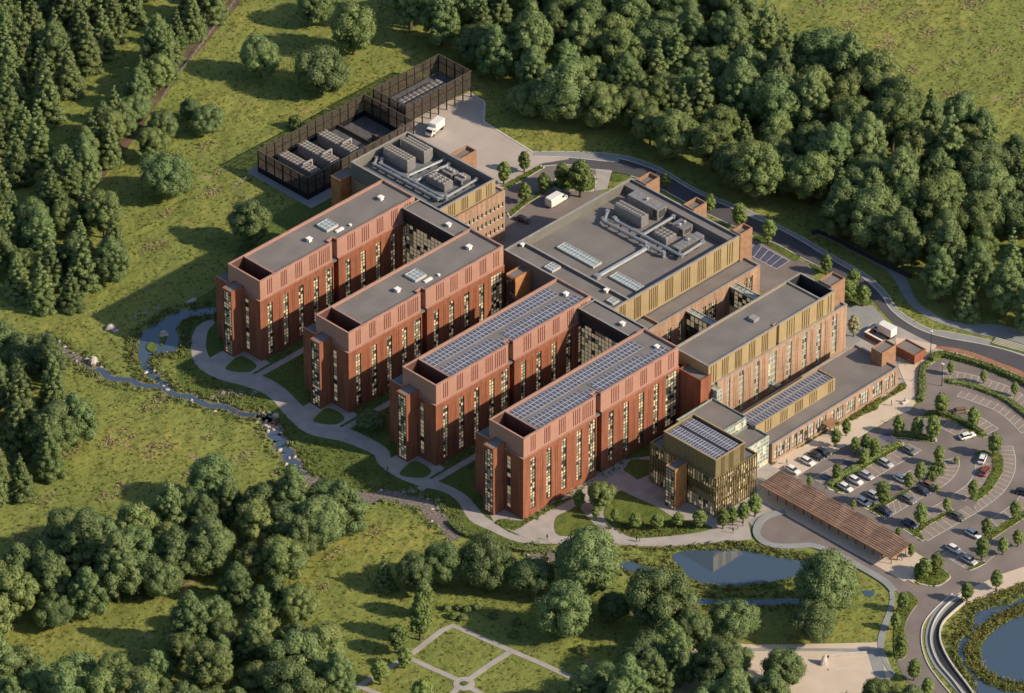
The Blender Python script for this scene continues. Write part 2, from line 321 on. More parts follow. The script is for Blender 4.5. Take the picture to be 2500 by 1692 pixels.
t.links.new(g.outputs['Object'], n2.inputs['Vector']); t.links.new(n2.outputs['Fac'], bp.inputs['Height']); t.links.new(bp.outputs['Normal'], b.inputs['Normal'])
M['water'] = wm
# ================================================================== GROUND
EXCL = []
def sheet(name, poly, m, z, t=0.0, ex=True, kind='structure'):
    mb = MB()
    if t: mb.prism(poly, z-t, z)
    else:
        tr = tessellate_polygon([[Vector((p[0], p[1], 0)) for p in poly]]); mb.v = [(p[0], p[1], z) for p in poly]
        for q in tr:
            A, B_, C_ = [poly[i] for i in q]
            if (B_[0]-A[0])*(C_[1]-A[1])-(B_[1]-A[1])*(C_[0]-A[0]) < 0: q = q[::-1]
            mb.f.append(tuple(q)); mb.m.append(0)
    o = mb.build(name, m); o['kind'] = kind
    if ex: EXCL.append(poly)
    return o
def strip(name, A, B, m, z, t=0.0, n=90):
    A, B = resample(A, n), resample(B, n); mb = MB()
    for i in range(n): mb.v += [(A[i][0], A[i][1], z), (B[i][0], B[i][1], z)]
    flip = np.cross(A[1]-A[0], B[0]-A[0]) < 0
    for i in range(n-1):
        q = (2*i, 2*i+2, 2*i+3, 2*i+1); mb.f.append(q[::-1] if flip else q); mb.m.append(0)
    if t:
        for L_ in (A, B):
            k_ = len(mb.v); mb.v += [(p[0], p[1], z) for p in L_]+[(p[0], p[1], z-t) for p in L_]
            for i in range(n-1): mb.f.append((k_+i, k_+i+1, k_+n+i+1, k_+n+i)); mb.m.append(0)
    o = mb.build(name, m); o['kind'] = 'structure'; EXCL.append([tuple(p) for p in A]+[tuple(p) for p in B[::-1]]); return o
def rect(x0, x1, y0, y1): return [(x0, y0), (x1, y0), (x1, y1), (x0, y1)]
gm = MB(); gm.box(-900, 1500, -900, 1500, -3, 0); go = gm.build('meadow_ground', M['meadow']); go['kind'] = 'structure'
# lawns around the wings (darker mown grass, with the wings' shade partly put into its colour)
LAWN = smooth(GP('O', (430, 700), (400, 850), (470, 905), (600, 930), (660, 1040), (760, 1110), (900, 1120), (1010, 1170), (1100, 1230), (1400, 1235), (1700, 1225), (1730, 1050), (1500, 900), (1200, 600), (900, 400), (600, 500), (500, 640)), 3, True)
sheet('lawn', LAWN, M['lawn'], 0.02, ex=False)
LAWN2 = smooth(GP('T', (-250, 1330), (400, 1600), (1500, 1000), (1300, 700), (1405, 700), (1500, 900), (1745, 1070), (2324, 1110))+GP('b2', (500, 1050), (900, 1170), (1300, 1380), (1740, 1560))+GP('C', (1300, 300), (1700, 500), (1930, 760), (2294, 960), (2324, 560), (1500, 60), (800, -300)), 1)
# service yard
YARD = GP('T', (600, 960), (1290, 655), (1405, 725), (1397, 865), (1560, 960), (1745, 1080), (2000, 1105), (2000, 1130), (1810, 1160), (1560, 1330), (1300, 1500), (900, 1300))
sheet('service_yard', YARD, M['yard'], 0.06)
yk = MB(); yk.prism(ribbon(resample(GP('T', (1290, 655), (1405, 725), (1397, 865), (1745, 1080)), 30), 0.5), 0, 0.16); yk.build('yard_kerb', M['kerb'])['kind'] = 'structure'
sheet('enclosure_slab', rect(60.2, 104, 138.6, 164), M['foot'], 0.10, 0.1)
# ring road
UP = GP('T', (1750, 1110), (1990, 1118), (2324, 1150))+GP('b2', (600, 1090), (800, 1150), (950, 1220), (1100, 1310), (1300, 1400), (1500, 1490))+GP('C', (950, 110), (1150, 215), (1320, 320), (1500, 425), (1660, 520), (1800, 650), (1880, 770), (2000, 870), (2150, 950))+GP('H', (1450, 305), (1900, 388), (2324, 510), (2900, 760))
LO = GP('T', (1820, 1180), (2000, 1170))+GP('b2', (430, 1165), (690, 1212))+GP('B', (1345, 235), (1500, 320), (1700, 425), (1860, 500), (2000, 570))+GP('C', (960, 245), (1180, 365), (1300, 425), (1500, 525), (1650, 620), (1740, 700), (1850, 830), (1960, 930), (2130, 1010))+GP('H', (1230, 340), (1330, 388), (1700, 450), (2000, 560), (2324, 690), (2900, 1000))
US, LS = smooth(UP, 4), smooth(LO, 4)
# sheltered footway north of the road
FO = GP('T', (1745, 1080))+GP('b2', (200, 1040), (500, 1052), (700, 1085), (900, 1165), (1100, 1285), (1300, 1370), (1500, 1450))+GP('C', (960, 85), (1160, 185), (1330, 285), (1500, 385), (1700, 500), (1850, 640), (1930, 760), (2050, 850), (2200, 930))+GP('H', (1500, 240), (1930, 330), (2100, 400), (2324, 470), (2900, 700))
FS = smooth(FO, 4)
strip('roadside_footway', FS, US, M['foot'], 0.10, 0.1)
strip('ring_road', US, LS, M['asphd'], 0.05)
k = MB(); k.prism(ribbon(US, 0.28), 0, 0.17); k.prism(ribbon(LS[:46], 0.25), 0, 0.13); k.prism(ribbon(FS, 0.2), 0, 0.13); k.build('road_kerb', M['kerb'])['kind'] = 'structure'
# upper branch path that leaves the road and runs along the wood
B1 = smooth(GP('b4', (280, 530), (450, 610), (640, 710), (800, 800), (880, 870), (930, 960), (990, 1060), (1080, 1140), (1200, 1210), (1400, 1275), (1620, 1330), (1888, 1390), (2300, 1600)), 4)
B2 = smooth(GP('b4', (330, 500), (480, 580), (680, 680), (850, 770), (960, 850), (1010, 940), (1070, 1060), (1180, 1140), (1300, 1200), (1500, 1225), (1700, 1240), (1888, 1290), (2300, 1450)), 4)
strip('woodland_path', B1, B2, M['foot'], 0.09, 0.08)
# service courts on the road side
sheet('rear_court', GP('B', (120, 560), (60, 300), (240, 250), (420, 130), (620, 40), (900, 95), (1000, 110), (900, 300), (700, 600), (300, 700)), M['asph'], 0.04)
sheet('rear_court_paving', GP('B', (885, 95), (1000, 105), (965, 240), (880, 250)), M['pave'], 0.08)
sheet('bay_court', GP('C', (700, 200), (790, 210), (1120, 370), (1220, 405), (1290, 500), (1120, 560), (950, 700), (700, 520)), M['asph'], 0.05)
sheet('blue_parking_bays', GP('C', (800, 235), (1070, 385), (970, 450), (740, 330)), M['blueb'], 0.07)
sheet('courtyard_terrace', rect(61, 116, 5.4, 18.4), M['tan'], 0.11, 0.1)
sheet('east_court', GP('C', (1200, 560), (1500, 740), (1740, 740), (1820, 850), (1900, 910), (2000, 1090), (2160, 1100), (2200, 1180), (2110, 1350), (1960, 1320), (1500, 1100)), M['pave'], 0.05)
sheet('east_court_asphalt', GP('C', (1520, 745), (1740, 740), (1850, 870), (1720, 880), (1620, 1040), (1520, 1080)), M['foot'], 0.07)
sheet('store_paving', [(100, -33), (118, -33), (127, -24), (127, -13), (100, -13)], M['pave'], 0.055)
sheet('roadside_paving', GP('H', (780, 130), (900, 175), (1100, 280), (1240, 350), (1330, 395), (1330, 480), (1180, 440), (900, 330), (700, 250)), M['pave'], 0.075)
ent = GP('c4', (175, 1400), (230, 1380), (290, 1290), (480, 1170), (640, 1110), (1000, 880), (1320, 740), (1700, 580), (1720, 520), (2120, 250), (2060, 150))+GP('H', (900, 640), (860, 300), (1080, 330), (1330, 385), (1290, 470), (1200, 560), (1130, 650), (1110, 960), (1090, 1040), (1030, 1130), (870, 1180), (500, 1348))+GP('c4', (1920, 690), (1480, 950), (1330, 1050), (1000, 1240), (560, 1530), (300, 1420))
sheet('entrance_paving', ent, M['paveb'], 0.14, 0.12)
# car park
CP = GP('c3', (480, 700), (560, 655), (1030, 375), (1330, 180), (1480, 80), (1660, 0))+GP('c1', (470, 1160), (700, 1050), (850, 960), (915, 860), (935, 700), (925, 560), (985, 430), (1100, 350), (1200, 320), (1400, 370), (1700, 450), (2000, 570), (2324, 690), (3000, 1100), (3400, 1900))+GP('F', (2700, 300), (2500, 470), (2078, 590), (1900, 650), (1700, 740), (1560, 800))+GP('c6', (1640, 240), (1540, 330), (1450, 450), (1430, 600), (1480, 780), (1580, 930), (1680, 1044), (1800, 1200), (1450, 1200), (1380, 1044), (1260, 880), (1210, 760), (1190, 560), (1200, 400), (1240, 180), (1110, 60))+GP('F', (980, 690), (920, 540), (1260, 750), (1230, 500), (1185, 410))
sheet('car_park', CP, M['asph'], 0.06)
# drop-off loop
sheet('drop_off_paving', GP('c5', (1930, 430), (1990, 300), (1960, 210), (2324, 420), (2324, 560), (2130, 490), (2040, 530), (1960, 600), (1900, 620), (1850, 560)), M['foot'], 0.09)
LOOP = smooth(GP('F', (15, 310), (60, 220), (120, 195), (250, 190)), 3)+GP('F', (350, 250), (560, 380), (900, 545), (1260, 752), (1100, 800))+smooth(GP('F', (980, 690), (820, 590), (600, 478), (430, 415), (300, 415), (150, 412), (60, 385)), 3)
sheet('drop_off_loop', LOOP, M['asph'], 0.11, 0.05)
cw = MB(); cwl = smooth(GP('F', (215, 165), (120, 180), (50, 210), (5, 260), (-8, 330), (40, 395), (140, 430), (300, 432), (430, 428), (590, 485), (810, 600), (985, 705), (1060, 780)), 5); cw.prism(ribbon(cwl, 1.9), 0, 0.35); 
setp(cw.build('curved_seating_wall', M['foot']), 'low curved grey green concrete wall around the drop-off loop beside the pond', 'wall'); EXCL.append(ribbon(cwl, 3))
sheet('loop_lawn', GP('F', (160, 190), (210, 158), (240, 165), (262, 190)), M['lawn'], 0.16, 0.1)
# main winding path
PO = GP('O', (487, 722), (455, 735), (437, 760), (434, 800), (450, 835), (500, 862), (560, 878), (610, 900), (650, 945), (700, 985), (780, 1003), (850, 1033))+GP('a4', (330, 0), (430, 80), (600, 152), (770, 192), (860, 250), (910, 330), (960, 395), (1060, 442), (1250, 525), (1400, 540), (1700, 543))+GP('c5', (600, 775), (1000, 792), (1400, 770), (1700, 742), (1880, 725))
PI_ = GP('O', (487, 735), (472, 752), (468, 790), (482, 818), (530, 840), (600, 855), (650, 885), (690, 925), (740, 960), (810, 980), (880, 1020))+GP('a4', (430, 0), (560, 62), (700, 112), (830, 162), (930, 222), (1000, 300), (1040, 350), (1100, 390), (1200, 460), (1300, 490), (1500, 505), (1700, 505))+GP('c5', (600, 700), (1000, 715), (1400, 690), (1700, 640), (1850, 570))
strip('winding_path', smooth(PO, 4), smooth(PI_, 4), M['pave'], 0.07, 0.06)
fore = GP('a4', (1060, 300), (1110, 400), (1240, 465), (1400, 540), (1700, 545))+GP('c5', (600, 770), (1000, 785), (1400, 765), (1700, 735), (1850, 715), (1850, 560), (1900, 520), (2050, 470), (2080, 390), (1990, 300), (1900, 250), (1500, 350), (1100, 100), (910, -60), (660, -30), (330, 130), (200, 250), (60, 360))
sheet('forecourt_paving', fore, M['pave'], 0.10, 0.08)
def isl(name, poly, m, z, sm=4): return sheet(name, smooth(poly, sm, True) if sm else poly, m, z, 0.06, ex=False)
isl('forecourt_lawn', GP('c5', (665, 70), (800, 162), (920, 108), (920, -25), (740, -30)), M['lawn'], 0.16, 0)
isl('forecourt_lawn', GP('c5', (600, 290), (650, 268), (720, 300), (1000, 430), (1150, 520), (1450, 590), (1500, 625), (1400, 655), (1150, 690), (800, 715), (650, 665), (530, 580), (480, 480), (520, 380)), M['lawn'], 0.16)
isl('forecourt_lawn', GP('c5', (12, 600), (40, 510), (140, 460), (230, 420), (330, 520), (480, 685), (300, 692), (60, 690)), M['lawn'], 0.16)
isl('planting_bed', GP('a4', (1110, 402), (1180, 375), (1300, 388), (1500, 270), (1640, 235), (1500, 310), (1340, 400), (1240, 452)), M['lawn'], 0.16, 2)
# aprons and spurs at the end of each wing
WY = [(0.0, 0.0), (0.9, 31.4), (1.6, 63.4), (1.8, 96.1)]
for i, (wx, wy) in enumerate(WY):
    if i: 
        sheet('wing_apron', [(wx-6.5, wy-2.2), (wx+1, wy-2.2), (wx+1, wy+6.8), (wx-3.8, wy+6.8), (wx-3.8, wy+10.6), (wx-8.5, wy+10.6), (wx-10, wy+4)], M['pave'], 0.09, 0.05)
        isl('apron_lawn', [(wx-2.2, wy+5.5), (wx-2.2, wy-.4), (wx-6, wy-1), (wx-9, wy+3.5), (wx-7, wy+5)], M['lawn'], 0.15, 3)
        sheet('wing_spur_path', ribbon([(wx-10, wy-4.0), (wx-2, wy-4.0), (wx+12, wy-4.0), (wx+26, wy-4.0)], 1.9), M['pave'], 0.085, 0.05)
# garden paths at the bottom
def path(name, pts, wd, m, z, t=0.05, n=4): return sheet(name, ribbon(smooth(pts, n), wd), m, z, t)
gp = MB(); rb = [GP('a4', (150, 1540), (210, 1490), (380, 1385), (540, 1290), (800, 1090), (830, 1085), (1020, 1165), (1230, 1258), (1450, 1350), (1700, 1470), (1900, 1560)), GP('a4', (540, 1300), (700, 1375), (880, 1455)), GP('a4', (930, 1455), (1080, 1350), (1220, 1262)), GP('a4', (880, 1480), (820, 1560), (700, 1640)), GP('a4', (930, 1490), (1000, 1530), (1150, 1620)), GP('a4', (215, 1495), (330, 1540), (480, 1610))]
for j, q in enumerate(rb): gp.prism(ribbon(resample(q, 24), 1.5), 0, 0.07+j*0.006); EXCL.append(ribbon(resample(q, 24), 2.2))
cx, cy = G('a4', 910, 1476); gp.prism([(cx+2.6*math.cos(a), cy+2.6*math.sin(a)) for a in np.linspace(0, 6.28, 24)[:-1]], 0, 0.115)
gp.build('garden_path', M['pave'])['kind'] = 'structure'
isl('garden_bed', [(cx+.9*math.cos(a), cy+.9*math.sin(a)) for a in np.linspace(0, 6.28, 12)[:-1]], M['lawn'], 0.25, 0)
path('dirt_track', GP('a1', (1680, -120), (1600, 20), (1470, 170), (1330, 340), (1230, 430), (1150, 570), (1010, 740), (870, 960), (760, 1090), (640, 1250), (520, 1400)), 3.6, M['dirt'], 0.05)
# plaza bottom right
sheet('skate_plaza', GP('c6', (-900, 560), (-50, 622), (300, 622), (680, 612), (1050, 602), (1110, 700), (1190, 890), (1130, 950), (1060, 1044), (1000, 1300), (-900, 1300)), M['paveb'], 0.06)
sheet('plaza_walk', GP('c6', (-900, 600), (-50, 655), (600, 655), (1060, 660), (1130, 950), (1150, 1100), (1080, 1100), (960, 690), (600, 680), (-50, 680), (-900, 630)), M['foot'], 0.10, 0.08)
strip('wall_walk', smooth(GP('c6', (930, -10), (1090, 90), (1150, 180), (1140, 290), (1090, 430), (1055, 540), (1045, 620), (1070, 720), (1120, 830), (1190, 900)), 4), smooth(GP('c6', (990, -20), (1110, 60), (1190, 170), (1190, 290), (1150, 420), (1115, 540), (1100, 640), (1120, 740), (1160, 820), (1200, 880)), 4), M['foot'], 0.13, 0.1)
# causeway at bottom right
for nm, a, b_, mt, z, th in [('causeway', GP('c6', (1790, 150), (1620, 260), (1500, 400), (1460, 600), (1520, 780), (1640, 930), (1760, 1060), (1850, 1180)), GP('c6', (1780, 215), (1660, 310), (1560, 450), (1530, 600), (1590, 770), (1720, 930), (1830, 1060), (1930, 1180)), 'foot', 0.13, .06), ('drain_channel', GP('c6', (1785, 215), (1660, 310), (1560, 450), (1530, 600), (1590, 770), (1720, 930), (1830, 1060), (1930, 1180)), GP('c6', (1800, 262), (1700, 350), (1610, 450), (1590, 560), (1620, 670), (1700, 810), (1850, 1010), (1960, 1180)), 'dmetal', 0.10, .05), ('riverside_walk', GP('F', (1560, 800), (1700, 740), (1900, 650), (2078, 590), (2500, 440)), GP('F', (1640, 870), (1760, 830), (1880, 780), (2078, 700), (2500, 540)), 'paveb', 0.15, .1)]:
    strip(nm, smooth(a, 4), smooth(b_, 4), M[mt], z, th)
rw = MB()
for pts, wd, h in [(GP('c6', (1700, 180), (1560, 300), (1450, 440), (1430, 600), (1480, 780), (1580, 930), (1680, 1050), (1780, 1180)), 0.3, 0.25), (GP('c6', (1780, 190), (1640, 290), (1540, 430), (1508, 600), (1570, 780), (1700, 940), (1790, 1060), (1890, 1180)), 0.25, 0.55), (GP('c6', (1815, 258), (1700, 350), (1610, 450), (1590, 560), (1620, 670), (1700, 810), (1850, 1010), (1960, 1180)), 0.4, 0.6)]:
    rw.prism(ribbon(smooth(pts, 5), wd), 0, h)
setp(rw.build('causeway_parapet', M['kerb']), 'pale curved parapet walls of the causeway at the bottom right by the lagoon', 'wall')
# water
def water(name, pts, z=0.05): return sheet(name, smooth(pts, 4, True), M['water'], z)
WAT = [smooth(GP('O', (487, 698), (440, 704), (410, 706), (375, 722), (350, 738), (318, 760), (312, 790), (318, 828), (332, 830), (345, 806), (395, 800), (408, 772), (402, 748), (425, 722), (487, 712)), 3, True),
       smooth(GP('O', (1525, 1262), (1560, 1250), (1660, 1246), (1750, 1262), (1830, 1275), (1890, 1290), (1870, 1312), (1800, 1312), (1740, 1325), (1640, 1330), (1575, 1318), (1545, 1290)), 3, True),
       smooth(GP('O', (1550, 1352), (1600, 1360), (1700, 1362), (1820, 1358), (1820, 1370), (1700, 1374), (1600, 1372), (1560, 1366)), 3, True),
       smooth(GP('O', (1405, 1276), (1440, 1276), (1478, 1290), (1490, 1302), (1440, 1300), (1410, 1290)), 3, True),
       GP('c6', (905, 150), (1010, 150), (1015, 190), (980, 212), (930, 195)),
       smooth(GP('c6', (2400, 170), (2200, 270), (2030, 300), (1890, 360), (1875, 520), (1775, 570), (1745, 700), (1800, 820), (1900, 960), (1960, 1200), (2700, 1200), (2700, 100)), 3, True)]
for q in WAT: sheet('water', q, M['water'], 0.05)
ST = [(GP('O', (95, 765), (150, 800), (215, 838)), 1.3, 'gravel'), (GP('O', (215, 838), (260, 858), (300, 868), (360, 880), (430, 905), (500, 925), (590, 948)), 1.7, 'water'), (GP('O', (612, 950), (625, 985), (645, 1020), (665, 1052), (682, 1085)), 2.3, 'water'), (GP('O', (325, 828), (345, 850), (372, 872), (380, 885)), 1.2, 'water'),
      (GP('O', (585, 944), (605, 952), (615, 958)), 1.6, 'gravel'), (GP('O', (682, 1085), (740, 1108), (800, 1128), (880, 1128), (940, 1140), (985, 1165), (1010, 1190), (1045, 1228)), 2.6, 'gravel'), (GP('O', (1190, 1248), (1250, 1262), (1330, 1262), (1400, 1275)), 2.4, 'gravel')]
for j, (pts, wd, mn) in enumerate(ST):
    P = resample(smooth(pts, 5), 60); w_ = np.random.default_rng(60+j); a_ = np.cumsum(w_.normal(size=60))*.05; T_ = np.gradient(P, axis=0); T_ /= np.linalg.norm(T_, axis=1)[:, None]
    off = .55*np.sin(np.arange(60)*.55+j)+.35*w_.normal(size=60)*.6; off[0] = off[-1] = 0; P = [tuple(q) for q in P+np.stack([-T_[:, 1], T_[:, 0]], 1)*off[:, None]]; P = smooth(P[::2], 3)
    ST[j] = (P, wd, mn); h_ = len(P); rb1 = ribbon(P, wd*1.7); strip('stream_bed', rb1[:h_], rb1[h_:][::-1], M['gravel'], 0.035+j*0.003); rb1 = ribbon(P, wd); strip('stream' if mn == 'water' else 'gravel_stream', rb1[:h_], rb1[h_:][::-1], M[mn], 0.062+j*0.003)
# cycle lane + verge by the lower ring road
strip('cycle_lane', smooth(GP('H', (1330, 392), (1600, 432), (1850, 510), (2100, 605), (2324, 695), (2900, 1005)), 4), smooth(GP('H', (1330, 425), (1600, 482), (1850, 562), (2100, 652), (2324, 755), (2900, 1070)), 4), M['redlane'], 0.12, 0.1)
strip('verge_paving', smooth(GP('H', (1250, 380), (1330, 425), (1600, 482), (1850, 562), (2100, 652), (2324, 755), (2900, 1070)), 4), smooth(GP('H', (1250, 460), (1330, 470), (1600, 515), (1850, 595), (2100, 688), (2324, 790), (2900, 1110)), 4), M['paveb'], 0.11, 0.1)
# steps on the slope by the road
stp = MB(); sti = MB()
for j in range(5):
    a = GP('H', (1990-12*j, 322+12*j), (2324, 420+14*j), (2700, 560+14*j)); stp.prism(ribbon(resample(a, 12), 0.8), 0, 0.34-0.04*j); a = [(p[0]+.55, p[1]) for p in a]; sti.prism(ribbon(resample(a, 12), .3), 0, .42-.04*j)
sto = setp(stp.build('turf_steps', M['lawn']), 'curved grass and stone steps beside the ring road at the right edge', 'steps'); sti.build('stone_edging', M['kerb'], sto)
# ------------------------------------------------------------------ car-park markings
mk = MB(); MZ = 0.10; BAYN = [0]
def ln(pts, wd=0.14, z=MZ): mk.prism(ribbon(resample(pts, max(2, len(pts))), wd), z-0.01, z)
def bays(front, back, n, fl=True, bl=False, ztop=MZ):
    fr, bk = resample(smooth(front, 5), n+1), resample(smooth(back, 5), n+1); BAYN[0] += 1
    strip('bay_paving', smooth(front, 5), smooth(back, 5), M['bayp'], 0.066+BAYN[0]*.0004, n=40)
    if fl: ln(smooth(front, 5), 0.16)
    if bl: ln(smooth(back, 5), 0.16)
    for j in range(n+1): ln([tuple(fr[j]), tuple(bk[j])], 0.13, z=MZ+0.006)
bays(GP('c3', (500, 680), (1030, 370)), GP('c3', (350, 560), (880, 265)), 6)
bays(GP('c3', (1230, 920), (1800, 600), (2324, 290)), GP('c3', (1100, 770), (1650, 480), (2130, 200)), 13)
bays(GP('c3', (1800, 1275), (2324, 965))+GP('c2', (1050, 630)), GP('c2', (330, 850), (540, 740), (900, 520)), 9)
bays(GP('c2', (960, 1340), (1650, 945)), GP('c2', (820, 1230), (1500, 850)), 8)
bays(GP('c2', (820, 960), (1170, 790)), GP('c2', (960, 1060), (1300, 870)), 4, bl=False)
bays(GP('c3', (780, 690), (1250, 420)), GP('c3', (960, 780), (1440, 490)), 5, bl=True)
bays(GP('c2', (400, 540), (720, 340)), GP('c2', (520, 610), (850, 420)), 4)
bays(GP('c1', (1370, 860), (1480, 890), (1690, 970), (1960, 1085), (2180, 1270), (2290, 1390)), GP('c1', (1440, 790), (1580, 815), (1790, 890), (2000, 980), (2250, 1160), (2420, 1300)), 11)
bays(GP('c1', (1180, 490), (1500, 535), (1800, 620), (2100, 720), (2324, 850), (2600, 1020)), GP('c1', (1180, 590), (1400, 630), (1750, 740), (1980, 830), (2200, 930), (2450, 1120)), 16)
bays(GP('c2', (2160, 0), (2200, 150), (2195, 350), (2100, 560), (1980, 700), (1800, 840), (1660, 935)), GP('c2', (2000, 0), (2010, 180), (1990, 340), (1930, 480), (1820, 630), (1720, 740), (1610, 840)), 16)
bays(GP('c2', (1390, 150), (1410, 250), (1370, 370), (1250, 510), (1060, 640)), GP('c2', (1190, 200), (1200, 280), (1150, 380), (1080, 460), (960, 540)), 8)
bays(GP('c2', (1645, 210), (1620, 380), (1520, 540), (1400, 630), (1290, 710)), GP('c2', (1840, 260), (1800, 440), (1700, 600), (1600, 700), (1500, 780)), 8)
bays(GP('c2', (2324, 630), (2200, 790), (2060, 900), (1850, 1045)), GP('c2', (2480, 760), (2324, 920), (2200, 1010), (1960, 1160)), 6)
bays(GP('c1', (1720, 1160), (1960, 1320)), GP('c1', (1560, 1250), (1800, 1400)), 3)
bays(GP('c1', (1150, 1310), (1500, 1480)), GP('c1', (1270, 1200), (1600, 1340)), 3, bl=False)
bays(GP('F', (1440, 490), (1650, 610), (1780, 560)), GP('F', (1560, 430), (1720, 540), (1850, 500)), 4)
for a, b_ in [((740, 330), (970, 450)), ((800, 235), (1070, 385))]: ln(GP('C', a, b_), 0.16, 0.10)
for j in range(6):
    t_ = j/5; A = G('C', 740+230*t_, 330+120*t_); B_ = G('C', 800+270*t_, 235+150*t_); ln([A, B_], 0.14, 0.106)
mo = mk.build('parking_bay_markings', M['line']); mo['kind'] = 'structure'
# blue surfaced accessible bays in the car park
for q in (GP('c3', (850, 640), (930, 600), (1060, 680), (960, 735)), GP('c3', (1180, 450), (1250, 415), (1400, 480), (1290, 545)), GP('c3', (1700, 90), (1840, 40), (1980, 150), (1850, 180))): sheet('blue_bay_surface', q, M['blueb'], 0.08)
# kerbed islands
def island(pts, closed=True, wd=None, n=4, h=0.2):
    poly = smooth(pts, n, True) if wd is None else ribbon(smooth(pts, 6), wd)
    sheet('kerbed_island', poly, M['kerb'], h-0.03, 0.2)
    c = np.mean(np.array(poly), 0)
    return poly
ISL = []
ISL.append(island(GP('c3', (960, 790), (1030, 730), (1440, 490), (1640, 380), (2050, 170), (2110, 210), (1640, 480), (1110, 790), (1240, 880), (1190, 915), (1000, 850)), n=1))
ISL.append(island(GP('c1', (440, 1400), (560, 1360), (800, 1400), (1060, 1440), (1070, 1520), (900, 1500), (640, 1450), (480, 1440)), n=3))
ISL.append(island(GP('c1', (950, 1090), (1060, 1060), (1200, 1100), (1400, 1170), (1600, 1270), (1750, 1370), (1800, 1430), (1700, 1440), (1560, 1350), (1350, 1240), (1150, 1160), (900, 1180)), n=3))
ISL.append(island(GP('c1', (1200, 640), (1500, 680), (1800, 780), (2050, 890), (2324, 1080), (2600, 1340)), wd=1.9))
ISL.append(island(GP('c2', (2324, 150), (2324, 160)) and GP('c2', (1900, 90), (1955, 200), (1950, 350), (1880, 480), (1780, 620), (1600, 760)), wd=2.6))
ISL.append(island(GP('c2', (1640, 90), (1720, 50), (1840, 80), (1880, 130), (1760, 110), (1660, 130)), n=3))
ISL.append(island(GP('c2', (1200, 230), (1195, 310), (1130, 410), (1000, 520), (940, 480), (960, 330), (1060, 200)), n=3))
ISL.append(island(GP('c2', (340, 860), (540, 745), (740, 620), (900, 510), (850, 540), (600, 650), (420, 760), (300, 800), (100, 880), (0, 850), (200, 960), (330, 1040), (290, 960)), n=1))
ISL.append(island(GP('c2', (600, 1180), (750, 1150), (960, 1060), (1300, 880), (1340, 920), (1000, 1110), (830, 1230), (920, 1330), (880, 1350), (700, 1240)), n=1))
ISL.append(island(GP('c2', (2600, 820), (2324, 970), (2100, 1110), (1800, 1310)), wd=2.3))
ISL.append(island(GP('F', (1220, 700), (1260, 560), (1300, 520), (1440, 600), (1505, 660), (1480, 700), (1385, 745)), n=3))
ISL.append(island(GP('c6', (1240, 250), (1310, 160), (1400, 250), (1340, 340), (1290, 440), (1280, 520), (1300, 640), (1290, 730), (1200, 740), (1190, 500)), n=3))
ISL.append(island(GP('F', (1640, 600), (1760, 545), (1790, 560), (1660, 620)), n=1))
ISL.append(island(GP('T', (1500, 1330), (1800, 1170), (1830, 1190), (1560, 1345)), n=1))
ISL.append(island(GP('T', (1560, 1510), (1650, 1440), (1900, 1290), (1930, 1310), (1700, 1450), (1580, 1550)), n=1))
ISL.append(island(GP('B', (600, 240), (590, 180), (650, 100), (870, 130), (870, 250), (740, 250)), n=3))
for nm, q in [('a', GP('C', (1480, 700), (1510, 520), (1620, 620), (1740, 710), (1700, 745), (1560, 740))), ('b', GP('b2', (530, 1240), (550, 1180), (680, 1205), (600, 1250))), ('c', GP('C', (780, 150), (950, 250), (1160, 350), (1120, 390), (800, 210))), ('d', GP('C', (1230, 410), (1310, 430), (1440, 500), (1380, 500), (1290, 470)))]:
    sheet('verge_lawn', q, M['lawn'], 0.13, 0.1, ex=False)
for q in ISL: sheet('island_soil', ribbon(q, 0.01) if False else [tuple(np.array(p)*0.94+np.mean(np.array(q), 0)*0.06) for p in q] if len(q) < 30 else q, M['lawn'], 0.19, 0.0, ex=False)

isl('pond_islet', GP('O', (372, 752), (380, 758), (374, 776), (366, 786), (362, 770)), M['lawn'], 0.3, 3)
isl('pond_islet', GP('O', (340, 778), (352, 782), (356, 796), (342, 800), (332, 790)), M['lawn'], 0.3, 3)
